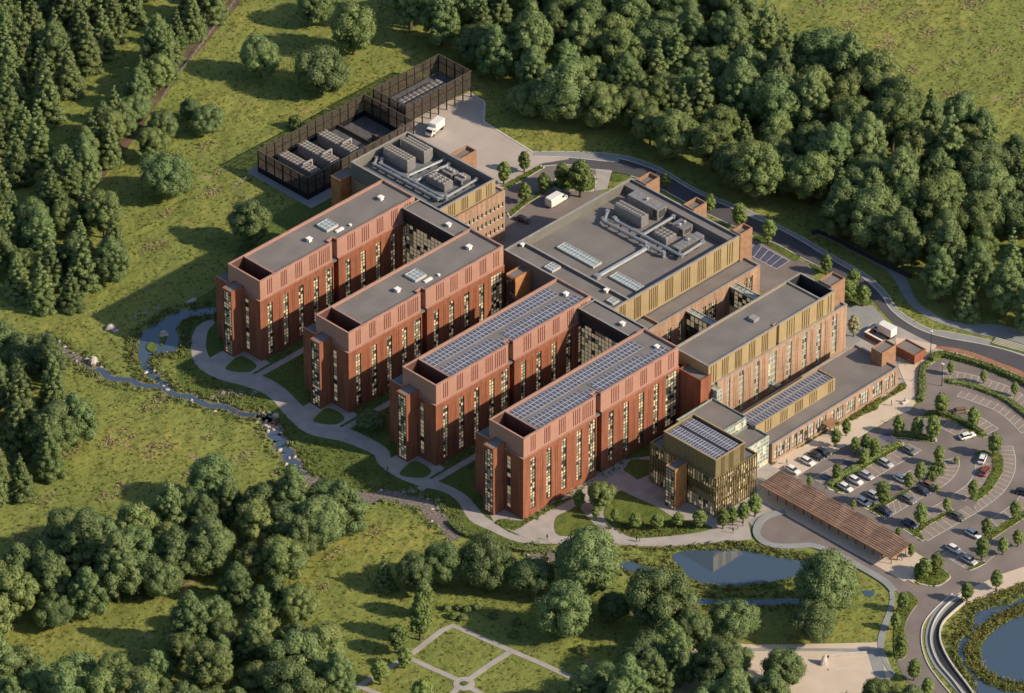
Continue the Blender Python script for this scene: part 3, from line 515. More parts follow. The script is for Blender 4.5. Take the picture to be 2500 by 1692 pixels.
# ================================================================== BUILDINGS
def bar_window(parent, axis, pos, u0, u1, z0, z1, nc, nr, lit=0.5, name='window', fm='frame', bt=0.15, gm=('g1', 'g2', 'g3'), seed=None):
    """axis 'y': plane y=pos facing -Y, u is x.  axis 'x': plane x=pos facing -X, u is y. pane grid behind a bar frame"""
    r = random.Random(seed if seed is not None else int((u0*131+z0*17+pos*7)*100))
    fr = MB(); pn = MB()
    def bx(mb, a0, a1, d0, d1, c0, c1, m=0):
        if axis == 'y': mb.box(a0, a1, pos+d0, pos+d1, c0, c1, m)
        else: mb.box(pos+d0, pos+d1, a0, a1, c0, c1, m)
    for i in range(nc+1):
        u = u0+(u1-u0)*i/nc; bx(fr, u-bt/2 if 0 < i < nc else (u if i == 0 else u-bt), u+bt/2 if 0 < i < nc else (u+bt if i == 0 else u), -0.06, 0.05, z0, z1)
    for j in range(nr+1):
        z = z0+(z1-z0)*j/nr; bx(fr, u0+bt, u1-bt, -0.05, 0.04, z-bt/2 if 0 < j < nr else (z if j == 0 else z-bt), z+bt/2 if 0 < j < nr else (z+bt if j == 0 else z))
    for i in range(nc):
        for j in range(nr):
            a0 = u0+(u1-u0)*i/nc; a1 = u0+(u1-u0)*(i+1)/nc; c0 = z0+(z1-z0)*j/nr; c1 = z0+(z1-z0)*(j+1)/nr
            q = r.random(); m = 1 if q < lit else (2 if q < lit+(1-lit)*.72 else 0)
            pts = [(a0, pos, c0), (a1, pos, c0), (a1, pos, c1), (a0, pos, c1)] if axis == 'y' else [(pos, a1, c0), (pos, a0, c0), (pos, a0, c1), (pos, a1, c1)]
            pn.face(pts, m)
    f = fr.build(name, M[fm], parent, world=True)
    p = pn.build('panes', [M[x] for x in gm], f); p.data.transform(Matrix.Translation(-baseof(f))); return f
def skin(mb, axis, out, th, u0, u1, z0, z1, ops, m=0):
    """outer wall layer with real openings. ops = [(a,b,za,zb)]"""
    def bx(a0, a1, c0, c1):
        if a1-a0 < 1e-3 or c1-c0 < 1e-3: return
        if axis == 'y': mb.box(a0, a1, out, out+th, c0, c1, m)
        else: mb.box(out, out+th, a0, a1, c0, c1, m)
    ops = sorted(ops); u = u0
    for a, b_, c, d in ops:
        bx(u, a, z0, z1); bx(a, b_, z0, c); bx(a, b_, d, z1); u = b_
    bx(u, u1, z0, z1)
def fins(mb, xs, y, z0, z1, w=0.19, d=0.09, m=1):
    for x in xs: mb.box(x-w/2, x+w/2, y-d, y, z0, z1, m)
def fgroup(lst):
    out = []
    for a, b_, n in lst: out += [a+(b_-a)*i/(n-1) for i in range(n)]
    return out
def vent(parent, x, y, z, s=0.7, name='roof_vent'):
    v = MB(); v.box(x-s/2, x+s/2, y-s/2, y+s/2, z, z+0.8*s); v.box(x-s*.7, x+s*.7, y-s*.7, y+s*.7, z+0.8*s, z+1.0*s); return v.build(name, M['white'], parent, world=True)
def skylight(parent, x0, x1, y0, y1, z, nx, ny, h=0.6):
    v = MB(); parapet(v, x0, x1, y0, y1, z, z+h, 0.22); e = 0.18
    for i in range(1, nx): x = x0+(x1-x0)*i/nx; v.box(x-.03, x+.03, y0+.22, y1-.22, z+h-.12, z+h-.02)
    for i in range(1, ny): y = y0+(y1-y0)*i/ny; v.box(x0+.22, x1-.22, y-.03, y+.03, z+h-.125, z+h-.025)
    s = v.build('skylight', M['skyf'], parent, world=True)
    g = MB(); g.box(x0+.22, x1-.22, y0+.22, y1-.22, z+h-.25, z+h-.15); q = g.build('glazing', M['gskylight'], s); q.data.transform(Matrix.Translation(-baseof(s))); return s
def solar(label, x0, x1, y0, y1, z, nx, ny, group, gaps=()):
    t = thing('solar_array', label, 'solar panels', ((x0+x1)/2, (y0+y1)/2, z), group=group)
    f = MB(); c = MB()
    for i in range(nx):
        for j in range(ny):
            if (i, j) in gaps: continue
            a0 = x0+(x1-x0)*i/nx; a1 = x0+(x1-x0)*(i+1)/nx; b0 = y0+(y1-y0)*j/ny; b1 = y0+(y1-y0)*(j+1)/ny
            f.box(a0, a1, b0, b1, z+.16, z+.22); c.box(a0+.13, a1-.13, b0+.13, b1-.13, z+.22, z+.235)
    for i in range(0, nx+1, 3):
        a = x0+(x1-x0)*i/nx; f.box(a-.04 if i else a, a+.04 if i else a+.08, y0+.1, y1-.1, z, z+.15)
    f.build('mounting_frame', M['cellf'], t, world=True); c.build('cells', M['cell'], t, world=True)
    return t
WINX = [(2.6, 4.4), (8.2, 10.0), (13.6, 15.4), (19.0, 20.8), (23.3, 25.8), (30.4, 32.2), (35.9, 37.7), (41.4, 43.2), (46.8, 48.6), (51.2, 55.4)]
def wing(idx, label, wx, wy, z0w=1.0, z1w=16.9, endglass=True):
    t = thing('brick_building', label, 'building', (wx, wy, 0), group='red brick wings')
    L, D, HB, HT = 56.0, 16.6, 18.5, 24.2
    th = 0.45; mb = MB()
    # core (behind the outer skin), notch near the middle
    mb.box(wx+th, wx+26.1, wy+th, wy+D, 0, HB-0.9); mb.box(wx+26.1, wx+27.9, wy+2.2, wy+D, 0, HB-0.9); mb.box(wx+27.9, wx+L, wy+th, wy+D, 0, HB-0.9)
    ops = [(wx+a, wx+b_, z0w, z1w if b_-a < 2.2 else z1w+0.5) for a, b_ in WINX]
    skin(mb, 'y', wy, th, wx, wx+26.1, 0, HB, [o for o in ops if o[1] < wx+26]); skin(mb, 'y', wy, th, wx+27.9, wx+L, 0, HB, [o for o in ops if o[0] > wx+27])
    mb.box(wx+26.1-th, wx+26.1+.01, wy+th, wy+2.2, 0, HB-.01); mb.box(wx+27.89, wx+28.3, wy+th, wy+2.2, 0, HB-.01)
    endops = [(wy+4.4, wy+5.9, 1.2, 17.0)]
    skin(mb, 'x', wx, th, wy+th, wy+D, 0, HB, endops)
    # shallow recessed panels between windows (pilaster lines)
    for a in [6.0, 6.7, 11.4, 12.1, 17.0, 17.6, 33.8, 34.4, 39.3, 39.9, 44.8, 45.4, 50.0]: mb.box(wx+a, wx+a+.22, wy-.07, wy-.002, 1.2, 17.0, 0)
    mb.build('wall', M['brick'], t, world=True)
    lg = MB(); lg.box(wx+.5, wx+L, wy+.45, wy+D-.3, HB-.9, HB-.35); lg.build('ledge_roof', M['roofb'], t, world=True)
    # upper cladding block
    cb = MB(); y0 = wy+0.42; y1 = wy+12.3; x0 = wx+0.55; x1 = wx+L+.1
    for a, b_ in ((x0, wx+26.1), (wx+27.9, x1)): cb.box(a, b_, y0, y0+.35, HB-.35, HT)
    cb.box(wx+26.1, wx+27.9, y0+1.6, y0+1.95, HB-.35, HT); cb.box(wx+25.75, wx+26.1, y0+.35, y0+1.95, HB-.35, HT-.02); cb.box(wx+27.9, wx+28.25, y0+.35, y0+1.95, HB-.35, HT-.02)
    cb.box(x0, x0+.35, y0+.35, y1, HB-.35, HT); cb.box(x1-.35, x1, y0+.35, y1, HB-.35, HT); cb.box(x0+.35, x1-.35, y1-.35, y1, HB-.35, HT)
    cb.box(wx+5.6, wx+5.9, y0+.35, y1-.35, 19.2, HT)
    g = fgroup([(3.2, 4.6, 3), (8.0, 9.8, 4), (13.2, 15.2, 4), (18.2, 20.4, 4), (21.6, 25.0, 6), (31.8, 34.2, 4), (37.0, 39.2, 4), (42.4, 44.4, 4), (47.6, 49.6, 4), (52.6, 54.2, 3)])
    fins(cb, [wx+a for a in g], y0, HB+.6, HT-.5)
    cb.build('upper_cladding', [M['pink'], M['pinkd']], t, world=True)
    cp = MB()
    for a, b_, c, d in ((x0-.08, wx+26.1, y0-.08, y0+.4), (wx+27.9, x1+.08, y0-.08, y0+.4), (x0-.08, x1+.08, y1-.4, y1+.08), (x0-.08, x0+.4, y0+.4, y1-.4), (x1-.4, x1+.08, y0+.4, y1-.4), (wx+5.55, wx+5.95, y0+.4, y1-.4)): cp.box(a, b_, c, d, HT, HT+.12)
    cp.box(wx-.05, wx+26.1, wy-.08, wy+.45, HB, HB+.12); cp.box(wx+27.9, wx+L, wy-.08, wy+.45, HB, HB+.12); cp.box(wx-.05, wx+.5, wy+.45, wy+D, HB, HB+.12)
    cp.build('coping', M['pinkc'], t, world=True)
    rf = MB(); rf.box(wx+5.9, wx+26.1, y0+.35, y1-.35, 23.2, 23.65); rf.box(wx+26.1, wx+27.9, y0+1.95, y1-.35, 23.2, 23.65); rf.box(wx+27.9, x1-.35, y0+.35, y1-.35, 23.2, 23.65)
    rf.build('roof', M['roof'], t, world=True)
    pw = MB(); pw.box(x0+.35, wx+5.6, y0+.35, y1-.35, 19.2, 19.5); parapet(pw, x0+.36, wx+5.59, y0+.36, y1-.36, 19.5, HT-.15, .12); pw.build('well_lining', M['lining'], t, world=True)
    pb = MB(); pb.box(wx+2.0, wx+4.2, wy+4.5, wy+8.3, 19.5, 20.9); pb.build('well_plant_box', M['hvacd'], t, world=True)
    # stair tower on the end
    tx0, tx1, ty0, ty1, tz = wx-3.9, wx+0.5, wy+6.5, wy+10.0, 20.2
    tw = MB(); skin(tw, 'x', tx0, .35, ty0, ty1, 0, tz, [(ty0+.35, ty1-.35, 0.3, tz-.7)]); tw.box(tx0+.35, tx1, ty0, ty1, 0, tz-.3); 
    tw.box(tx0+.35, tx1, ty0, ty0+.3, tz-.3, tz); tw.box(tx0+.35, tx1, ty1-.3, ty1, tz-.3, tz)
    st = tw.build('stair_tower', M['brick'], t, world=True)
    sr = MB(); sr.box(tx0+.35, tx1+.02, ty0+.3, ty1-.3, tz-.3, tz-.12); q = sr.build('tower_roof', M['roof'], st, world=False); q.data.transform(Matrix.Translation(-baseof(st)))
    bar_window(t, 'x', tx0+.22, ty0+.35, ty1-.35, 0.3, tz-.7, 3, 22, 0.35, 'tower_glazing', gm=('g1', 'g2', 'g3'))
    # windows
    for a, b_ in WINX:
        wide = b_-a > 2.2
        bar_window(t, 'y', wy+.3, wx+a, wx+b_, z0w, z1w+(0.5 if wide else 0), 4 if b_-a > 4 else (3 if wide else 2), 16, 0.42)
    bar_window(t, 'x', wx+.3, wy+4.4, wy+5.9, 1.2, 17.0, 1, 12, 0.6)
    return t
W4, W3, W2, W1 = [wing(i, lb, x, y, a, b_) for i, (lb, x, y, a, b_) in enumerate([
    ('red brick wing nearest the pond, with solar panels and a forecourt at its foot', 0.0, 0.0, 1.9, 17.3), ('red brick wing with solar panels, second from the pond, behind the nearest wing', 0.9, 31.4, 1.0, 16.8),
    ('red brick wing with plain grey roof between a solar wing and the far left wing', 1.6, 63.4, 1.0, 16.6), ('red brick wing at the far left, next to the stream pond, with plain grey roof', 1.8, 96.1, 0.8, 16.6)])]
for W, (wx, wy) in ((W2, WY[2]), (W1, WY[3])):
    skylight(W, wx+29.0, wx+33.0, wy+5.2, wy+9.2, 23.65, 3, 3, .7); vent(W, wx+23.0, wy+5.6, 23.65, 1.0); vent(W, wx+49.6, wy+6.4, 23.65, 1.0); 
    v = MB(); v.box(wx+30.6, wx+33.2, wy+3.2, wy+4.0, 23.65, 24.1); v.build('roof_hatch', M['white'], W, world=True); vent(W, wx+35.4, wy+3.2, 23.65, .5)
S1 = solar('long left solar array on the roof of the nearest brick wing', 6.4, 50.2, 7.0, 11.4, 23.65, 36, 3, 'roof solar arrays')
S2 = solar('near front solar array on the nearest brick wing, ending at the roof gap', 6.6, 28.0, 1.3, 5.9, 23.65, 17, 3, 'roof solar arrays', gaps=[(15, 2), (16, 2), (14, 2)])
S3 = solar('far front solar array on the nearest brick wing, beyond the roof gap', 28.9, 54.0, 1.3, 5.9, 23.65, 20, 3, 'roof solar arrays', gaps=[(i, 2) for i in range(14, 20)])
S4 = solar('long left solar array on the second brick wing from the pond', 7.3, 52.4, 38.6, 42.9, 23.65, 36, 3, 'roof solar arrays')
S5 = solar('near front solar array on the second brick wing, before the roof gap', 7.5, 28.5, 32.7, 37.3, 23.65, 17, 3, 'roof solar arrays', gaps=[(15, 2), (16, 2)])
S6 = solar('far front solar array on the second brick wing, behind the roof gap', 29.6, 55.0, 32.7, 37.3, 23.65, 20, 3, 'roof solar arrays', gaps=[(i, 2) for i in range(16, 20)])
vent(W4, 52.6, 4.6, 23.65, .8); vent(W3, 53.4, 37.2, 23.65, .9)
# glazed links between pairs of wings
def link(label, x0, x1, y0, y1, yw):
    t = thing('glazed_link_building', label, 'building', (x0, y0, 0), group='glazed links')
    m = MB(); m.box(x0+1.0, x1, y0, y1, 0, 18.6); m.box(x0+.6, x1, y0, y1, 18.6, 19.0); m.box(x0+.35, x1, y0, y1, 19.0, 22.7); parapet(m, x0, x1, y0, y1, 22.7, 23.2, .35)
    for y in np.arange(y0+.4, y1, .55): m.box(x0+.27, x0+.35, y, y+.08, 19.1, 22.6)
    m.box(x0, x0+.35, y0, y1, 22.3, 22.7)
    m.build('wall', M['dmetal'], t, world=True)
    r = MB(); r.box(x0+.35, x1-.35, y0+.35, y1-.35, 22.7, 22.85); r.build('roof', M['roof'], t, world=True)
    c = MB(); parapet(c, x0-.06, x1+.06, y0, y1, 23.2, 23.3, .45); c.build('coping', M['cope'], t, world=True)
    bar_window(t, 'x', x0+.94, yw, y1-.2, 0.2, 18.4, 12, 14, .72, 'curtain_wall', bt=.13)
    vent(t, x0+2.8, y0+6, 22.85, .9); return t
LK1 = link('dark metal and glass link between the two far left brick wings', 53.0, 59.2, 75.85, 96.0, 80.1)
LK2 = link('dark metal and glass link between the two solar brick wings', 51.9, 57.7, 12.5, 31.3, 16.8)
# north plant building
t = thing('plant_building', 'buff brick plant building with a gold band and rooftop chillers behind the far left wing', 'building', (60, 92, 0))
m = MB(); ZR = [(10.4, 11.9), (6.9, 8.5), (3.4, 5.0)]
m.box(62.8, 86.0, 92.1, 125.6, 0, 14.6)
zs = [0, 3.4, 5.0, 6.9, 8.5, 10.4, 11.9, 15.2]; xs = [(60+i*1.55, 61.0+i*1.55) for i in range(17)]
for a, b_ in ((0, 3.4), (5.0, 6.9), (8.5, 10.4), (11.9, 15.2)): m.box(62.8, 86.4, 91.6, 92.1, a, b_)
for a, b_ in ZR:
    px = 62.8
    for c, d in xs[2:]: m.box(px, c, 91.6, 92.1, a, b_); px = d
    m.box(px, 86.4, 91.6, 92.1, a, b_)
m.box(86.0, 86.4, 92.1, 125.6, 0, 15.2)
m.build('wall', M['buff'], t, world=True)
for a, b_ in ZR:
    for c, d in xs[6:]:
        q = MB(); q.box(c, d, 91.95, 92.05, a, b_, 0); q.box(c+(d-c)*.45, c+(d-c)*.62, 91.88, 91.95, a, b_, 1); q.box(c, d, 91.7, 91.93, a, a+.12, 1); q.build('window', [M['g1'], M['wframe']], t, world=True)
m = MB(); m.box(62.8, 83.8, 92.6, 92.95, 15.0, 19.5); q = MB(); q.box(83.45, 83.8, 92.95, 125.6, 14.8, 19.5); q.box(62.8, 83.45, 125.25, 125.6, 14.8, 19.5); q.box(62.8, 63.15, 92.95, 125.25, 14.8, 19.5); q.build('screen_wall', M['greyolive'], t, world=True)
fins(m, fgroup([(66.5, 68.6, 4), (71.4, 73.4, 4), (76.6, 78.4, 4), (80.6, 82.2, 3)]), 92.6, 15.4, 19.1)
m.build('gold_band', [M['gold'], M['goldd']], t, world=True)
m = MB(); parapet(m, 62.7, 83.9, 92.5, 125.7, 19.5, 19.62, .5); m.build('coping', M['cope'], t, world=True)
m = MB(); m.box(63.15, 83.45, 92.95, 125.25, 16.2, 16.6); m.box(83.8, 86.0, 92.1, 125.6, 14.6, 14.8); m.build('roof', M['roofb'], t, world=True)
m = MB(); m.box(59.2, 65.6, 126, 129.6, 0, 14.7); m.box(59.2, 65.6, 126, 126.3, 14.7, 15.1); m.box(59.2, 65.6, 129.3, 129.6, 14.7, 15.1); m.box(59.2, 59.5, 126.3, 129.3, 14.7, 15.1); m.box(65.3, 65.6, 126.3, 129.3, 14.7, 15.1); m.build('side_tower', M['orange'], t, world=True)
m = MB(); m.box(59.5, 65.3, 126.3, 129.3, 14.7, 14.85); m.build('side_tower_roof', M['roof'], t, world=True)
m = MB(); m.box(86.4, 92.6, 108.3, 112.0, 0, 16.3); parapet(m, 86.4, 92.6, 108.3, 112, 16.3, 17.4, .3); m.build('rear_tower', M['brown'], t, world=True)
m = MB(); m.box(86.7, 92.3, 108.6, 111.7, 16.3, 16.5); m.build('rear_tower_roof', M['roof'], t, world=True)
PLB = t
# hub building
t = thing('plant_building', 'wide gold clad central building with long skylights and rooftop plant', 'building', (61, 28, 0))
m = MB(); X0, X1, Y0, Y1, HZ = 61.6, 109.2, 28.4, 67.4, 19.5
m.box(X0, X1, Y0, Y0+.35, 12.0, HZ); fins(m, fgroup([(64.2, 66.0, 4), (69.6, 71.8, 5), (75.2, 78.0, 5), (81.2, 83.8, 5), (87.2, 90.2, 5), (93.4, 96.2, 5), (99.6, 101.8, 4), (104.6, 106.4, 3)]), Y0, 12.6, HZ-.4, .2)
m.build('gold_band', [M['gold'], M['goldd']], t, world=True)
m = MB(); m.box(X1-.35, X1, Y0+.35, Y1, 0, HZ); m.box(X0, X1-.35, Y1-.35, Y1, 0, HZ); m.box(X0, X0+.35, Y0+.35, Y1-.35, 0, HZ); m.box(67.6, 68.0, Y0+.35, Y1-.35, 16.4, HZ); m.box(X0+.35, X1-.35, Y0+.35, Y1-.35, 0, 16.2); m.build('wall', M['greyolive'], t, world=True)
m = MB(); parapet(m, X0-.08, X1+.08, Y0-.08, Y1+.08, HZ, HZ+.12, .55); m.box(67.5, 68.1, Y0+.47, Y1-.47, HZ+.01, HZ+.13); m.build('coping', M['cope'], t, world=True)
m = MB(); m.box(68.0, X1-.35, Y0+.35, Y1-.35, 16.2, 16.6); m.box(X0+.35, 67.6, Y0+.35, Y1-.35, 18.4, 18.8); m.box(106.2, X1-.35, Y0+.35, Y1-.36, 16.61, 18.9); m.build('roof', M['roof'], t, world=True)
skylight(t, 74.6, 77.8, 47.9, 61.2, 16.6, 2, 12); skylight(t, 74.4, 77.5, 32.5, 42.0, 16.6, 2, 9); skylight(t, 63.4, 66.6, 51.8, 54.9, 18.8, 3, 3); skylight(t, 63.6, 66.0, 30.4, 32.8, 18.8, 2, 2)
vent(t, 66.9, 66.0, 18.8, .8); vent(t, 66.9, 35.8, 18.8, .9)
# low brick part with openings towards the courtyard
m = MB(); ops = [(80.3, 81.6, 3, 9.6), (89.2, 90.6, 3, 9.4), (91.6, 94.6, 3, 9.4), (105.2, 106.4, 3, 10.4), (107.0, 108.4, 3, 10.4), (76.0, 77.6, 2, 9), (86.8, 88.0, 3, 9)]
ops = sorted(ops); skin(m, 'y', 22.8, .4, 61.6, 111.2, 0, 12.0, ops); m.box(61.6, 110.8, 23.2, 28.4, 0, 11.2); m.box(110.8, 111.2, 23.2, 28.4, 0, 12.0); m.box(61.6, 62, 23.2, 28.4, 11.2, 12); m.box(73, 73.4, 23.2, 28.4, 11.5, 12.2)
m.build('low_wall', M['buff'], t, world=True)
m = MB(); m.box(62, 110.8, 23.2, 28.4, 11.2, 11.5); m.build('low_roof', M['roof'], t, world=True)
m = MB(); m.box(61.5, 111.3, 22.72, 23.25, 12.0, 12.12); m.box(110.75, 111.3, 23.25, 28.4, 12.0, 12.12); m.build('low_coping', M['cope'], t, world=True)
for a, b_, c, d in ops: bar_window(t, 'y', 23.08, a, b_, c, d, 2 if b_-a < 2 else 4, 8, .3)
for x0, x1, y0, y1 in ((109.2, 114.4, 61.9, 65.6), (109.2, 114.2, 44.8, 48.6), (109.2, 113.8, 28.2, 31.4)):
    m = MB(); m.box(x0, x1, y0, y1, 0, 18.9); parapet(m, x0, x1, y0, y1, 18.9, 20.0, .35); s = m.build('stair_tower', M['brown'], t, world=True)
    q = MB(); q.box(x0+.35, x1-.35, y0+.35, y1-.35, 18.9, 19.05); q = q.build('tower_roof', M['roof'], s); q.data.transform(Matrix.Translation(-baseof(s)))
m = MB(); m.box(56.0, 61.6, 57.8, 61.2, 0, 17.3); m.box(56, 61.6, 57.8, 58.1, 17.3, 17.8); m.box(56, 61.6, 60.9, 61.2, 17.3, 17.8); m.build('louvred_tower', M['orange'], t, world=True)
m = MB(); m.box(56.3, 61.6, 58.1, 60.9, 17.3, 17.45); m.build('louvred_tower_roof', M['roof'], t, world=True)
bar_window(t, 'x', 55.93, 57.9, 61.1, 1, 16.9, 3, 20, .0, 'louvre', gm=('hvac', 'g3', 'hvacd'))
HUB = t
# courtyard glass bridges
for nm, x0, x1, h, lb in (('a', 99.5, 102.0, 10.6, 'far glass bridge over the brick courtyard, nearer the blue bays'), ('b', 82.9, 85.0, 11.0, 'near glass bridge over the brick courtyard, nearer the solar wings')):
    b = thing('glass_bridge', lb, 'bridge', (x0, 5.4, 0), group='courtyard glass bridges')
    m = MB(); m.box(x0, x0+.3, 5.3, 22.8, h, h+.45, 1); m.box(x1-.15, x1+.1, 5.3, 22.8, h, h+.45, 1); m.box(x0+.3, x1-.15, 5.3, 22.8, h, h+.2, 0)
    for y in np.arange(5.5, 22.7, 1.4): m.box(x0+.3, x1-.15, y, y+.1, h+.2, h+.28, 1)
    m.build('roof', [M['gg'], M['skyf']], b, world=True)
    m = MB(); m.box(x0+.25, x1-.2, 5.3, 22.8, .0, h); m.build('core', M['g3'], b, world=True)
    bar_window(b, 'x', x0+.15, 5.4, 22.7, 0.1 if nm == 'b' else 5.2, h-.05, 12, 6 if nm == 'b' else 4, .5, 'curtain_wall', gm=('gg', 'g2', 'g1'), bt=.2)
# east building
t = thing('laboratory_building', 'buff brick building with gold upper band and sunken plant well at its far end', 'building', (60, -7.3, 0))
EW = [(66.2, 67.2), (70.6, 72.4), (76.4, 78.2), (81.6, 84.6), (88.6, 90.4), (94.4, 96.2), (99.8, 101.6), (105.8, 107.6)]
m = MB(); ops = [(a, b_, 1.0, 13.0) for a, b_ in EW]; skin(m, 'y', -7.3, .4, 62.4, 111.3, 0, 14.0, ops)
m.box(62.4, 84.9, -6.9, 5.2, 0, 13.3); m.box(84.9, 85.9, -6.0, 5.2, 0, 13.3); m.box(85.9, 110.9, -6.9, 5.2, 0, 13.3); m.box(110.9, 111.3, -6.9, 5.2, 0, 14.0); m.box(60.0, 62.4, -5.0, 5.2, 0, 13.3)
for a in (68.6, 69.4, 74.0, 74.7, 79.4, 80.1, 86.9, 87.5, 92.0, 92.6, 97.6, 98.2, 103.2, 103.8): m.box(a, a+.25, -7.38, -7.302, 1.0, 12.8)
m.build('wall', M['buff'], t, world=True)
m = MB(); m.box(61, 110.9, -6.9, 5.2, 13.3, 13.6); m.build('ledge_roof', M['roofb'], t, world=True)
m = MB(); m.box(62.3, 111.4, -7.4, -6.88, 14.0, 14.12); m.box(110.88, 111.4, -6.88, 5.2, 14.0, 14.12); m.build('ledge_coping', M['cope'], t, world=True)
HZ = 20.0
m = MB(); m.box(59.6, 84.9, -6.7, -6.35, 13.6, HZ); m.box(85.9, 107, -6.7, -6.35, 13.6, HZ); m.box(84.55, 86.25, -5.7, -5.35, 13.6, HZ-.01); m.box(84.55, 84.9, -6.35, -5.7, 13.6, HZ-.01); m.box(85.9, 86.25, -6.35, -5.7, 13.6, HZ-.01)
m.box(106.65, 107, -6.35, 5.2, 13.6, HZ); m.box(59.6, 59.95, -6.35, 5.2, 13.6, HZ); m.box(59.95, 106.65, 4.85, 5.2, 13.6, HZ); m.box(101.5, 101.85, -6.35, 4.85, 15.8, HZ)
fins(m, fgroup([(60.6, 62.4, 3), (64.8, 66.8, 4), (69.6, 71.8, 5), (74.8, 76.8, 4), (79.6, 81.6, 4), (89.0, 91.6, 4), (94.8, 97.2, 4), (100.4, 102.4, 4), (104.6, 105.6, 2)]), -6.7, 14.3, HZ-.4, .2)
m.build('gold_band', [M['gold'], M['goldd']], t, world=True)
m = MB(); parapet(m, 59.52, 107.08, -6.78, 5.28, HZ, HZ+.12, .5); m.box(101.45, 101.9, -6.28, 4.78, HZ+.01, HZ+.13); m.build('coping', M['cope'], t, world=True)
m = MB(); m.box(59.95, 101.5, -6.35, 4.85, 19.2, 19.6); m.build('roof', M['roof'], t, world=True)
m = MB(); m.box(101.85, 106.65, -6.35, 4.85, 15.4, 15.8); parapet(m, 101.86, 106.64, -6.34, 4.84, 15.8, 19.9, .1); m.build('well_lining', M['dmetal'], t, world=True)
m = MB(); m.box(103, 105.4, -3.5, 2.0, 15.8, 16.9); m.build('well_plant_box', M['hvac'], t, world=True)
v = MB(); v.box(82.2, 84.2, -1.4, .6, 19.6, 20.5); v.build('roof_vent', M['cope'], t, world=True)
for a, b_ in EW: bar_window(t, 'y', -7.02, a, b_, 1.0, 13.0, 2 if b_-a < 2 else 3, 7, .12, fm='wframe', bt=.14, gm=('g1', 'gg', 'g3') if b_-a < 2 else ('gg', 'g2', 'g3'))
m = MB(); m.box(107.2, 112.4, -5.4, -1.0, 0, 20); m.box(107, 112.4, -5.4, -5.1, 20, 20.8); m.box(107, 112.4, -1.3, -1.0, 20, 20.8); m.box(112.1, 112.4, -5.1, -1.3, 20, 20.8); m.box(107, 107.3, -5.1, -1.3, 20.15, 20.8); s = m.build('stair_tower', M['brown'], t, world=True)
m = MB(); m.box(107.3, 112.1, -5.1, -1.3, 20.0, 20.2); m.build('tower_roof', M['roof'], t, world=True)
m = MB(); m.box(82.6, 84.4, -9.4, -7.5, 3.2, 3.5); m.build('door_canopy', M['gg'], t, world=True)
# glass stair + brown tower at the end of the nearest wing
t = thing('brick_tower', 'tall brown brick tower at the far end of the nearest solar wing', 'tower', (56.3, -7, 0))
m = MB(); m.box(56.3, 60.2, -7.2, .4, 0, 16.9); parapet(m, 56.3, 60.2, -7.2, .4, 16.9, 17.6, .3); m.box(59.6, 60.2, .4, 5, 0, 16); m.build('wall', M['brick'], t, world=True)
m = MB(); m.box(56.6, 59.9, -6.9, .1, 16.9, 17.1); m.build('roof', M['roof'], t, world=True)
t = thing('glass_stair', 'narrow green glass stair between the brown tower and the gold banded building', 'building', (60.3, -9, 0))
m = MB(); m.box(60.3, 62.2, -9.0, -6.6, 0, 13.2); m.build('core', M['gg'], t, world=True)
bar_window(t, 'y', -9.08, 60.3, 62.3, .1, 13.2, 2, 10, .3, 'curtain_wall', fm='wframe', gm=('gg', 'g2', 'gg'))
# low long building
t = thing('brick_building', 'long low brick building with big windows facing the car park', 'building', (60.7, -27.9, 0))
LW = []; x = 61.4
widths = [(61.5, 62.6), (63.0, 65.3), (65.7, 67.4), (68.2, 70.0), (70.4, 72.2), (72.7, 74.0), (74.4, 76.4), (77.0, 78.6), (79.0, 80.9), (82.8, 84.0), (84.4, 87.4), (88.6, 92.0), (93.2, 96.9), (98.6, 102.2), (103.4, 105.0), (105.8, 107.2)]
m = MB(); ops = [(a, b_, .9, 5.0) for a, b_ in widths]; skin(m, 'y', -27.9, .35, 60.7, 108.3, 0, 6.0, ops)
m.box(60.7, 107.9, -27.55, -13, 0, 5.3); m.box(107.9, 108.3, -27.55, -13, 0, 6.0); m.box(60.7, 107.9, -13.35, -13.0, 5.3, 6.0)
m.build('wall', M['buff'], t, world=True)
m = MB(); m.box(60.7, 107.9, -27.55, -13.35, 5.3, 5.6); m.build('roof', M['roof'], t, world=True)
m = MB(); m.box(60.6, 108.4, -28.0, -27.52, 6.0, 6.12); m.box(107.88, 108.4, -27.52, -12.9, 6.0, 6.12); m.box(60.6, 107.88, -13.4, -12.9, 6.0, 6.12); m.build('coping', M['cope'], t, world=True)
for a, b_ in widths: bar_window(t, 'y', -27.68, a, b_, .9, 5.0, max(1, round((b_-a)/.85)), 3, .45, fm='frame', bt=.1, gm=('g1', 'skyf', 'g3'), seed=int(a*10))
m = MB(); m.box(59.9, 89.7, -22.8, -22.5, 5.6, 9.5); m.box(89.4, 89.7, -22.5, -16.8, 5.6, 9.5); m.box(59.9, 89.4, -17.1, -16.8, 5.6, 9.5); fins(m, fgroup([(63.6, 65.6, 3), (69.4, 71.6, 4), (74.8, 77.4, 5), (80.2, 82.6, 4), (87.4, 88.8, 3)]), -22.8, 5.9, 9.2, .2); m.build('gold_box', [M['gold'], M['goldd']], t, world=True)
m = MB(); m.box(59.9, 89.4, -22.5, -17.1, 8.9, 9.1); m.build('gold_box_roof', M['roofb'], t, world=True)
m = MB(); m.box(105.8, 111.2, -24.4, -20.7, 0, 9.2); parapet(m, 105.8, 111.2, -24.4, -20.7, 9.2, 9.8, .25); m.build('end_tower', M['brown'], t, world=True)
m = MB(); m.box(106.05, 110.95, -24.15, -20.95, 9.2, 9.35); m.build('end_tower_roof', M['roof'], t, world=True)
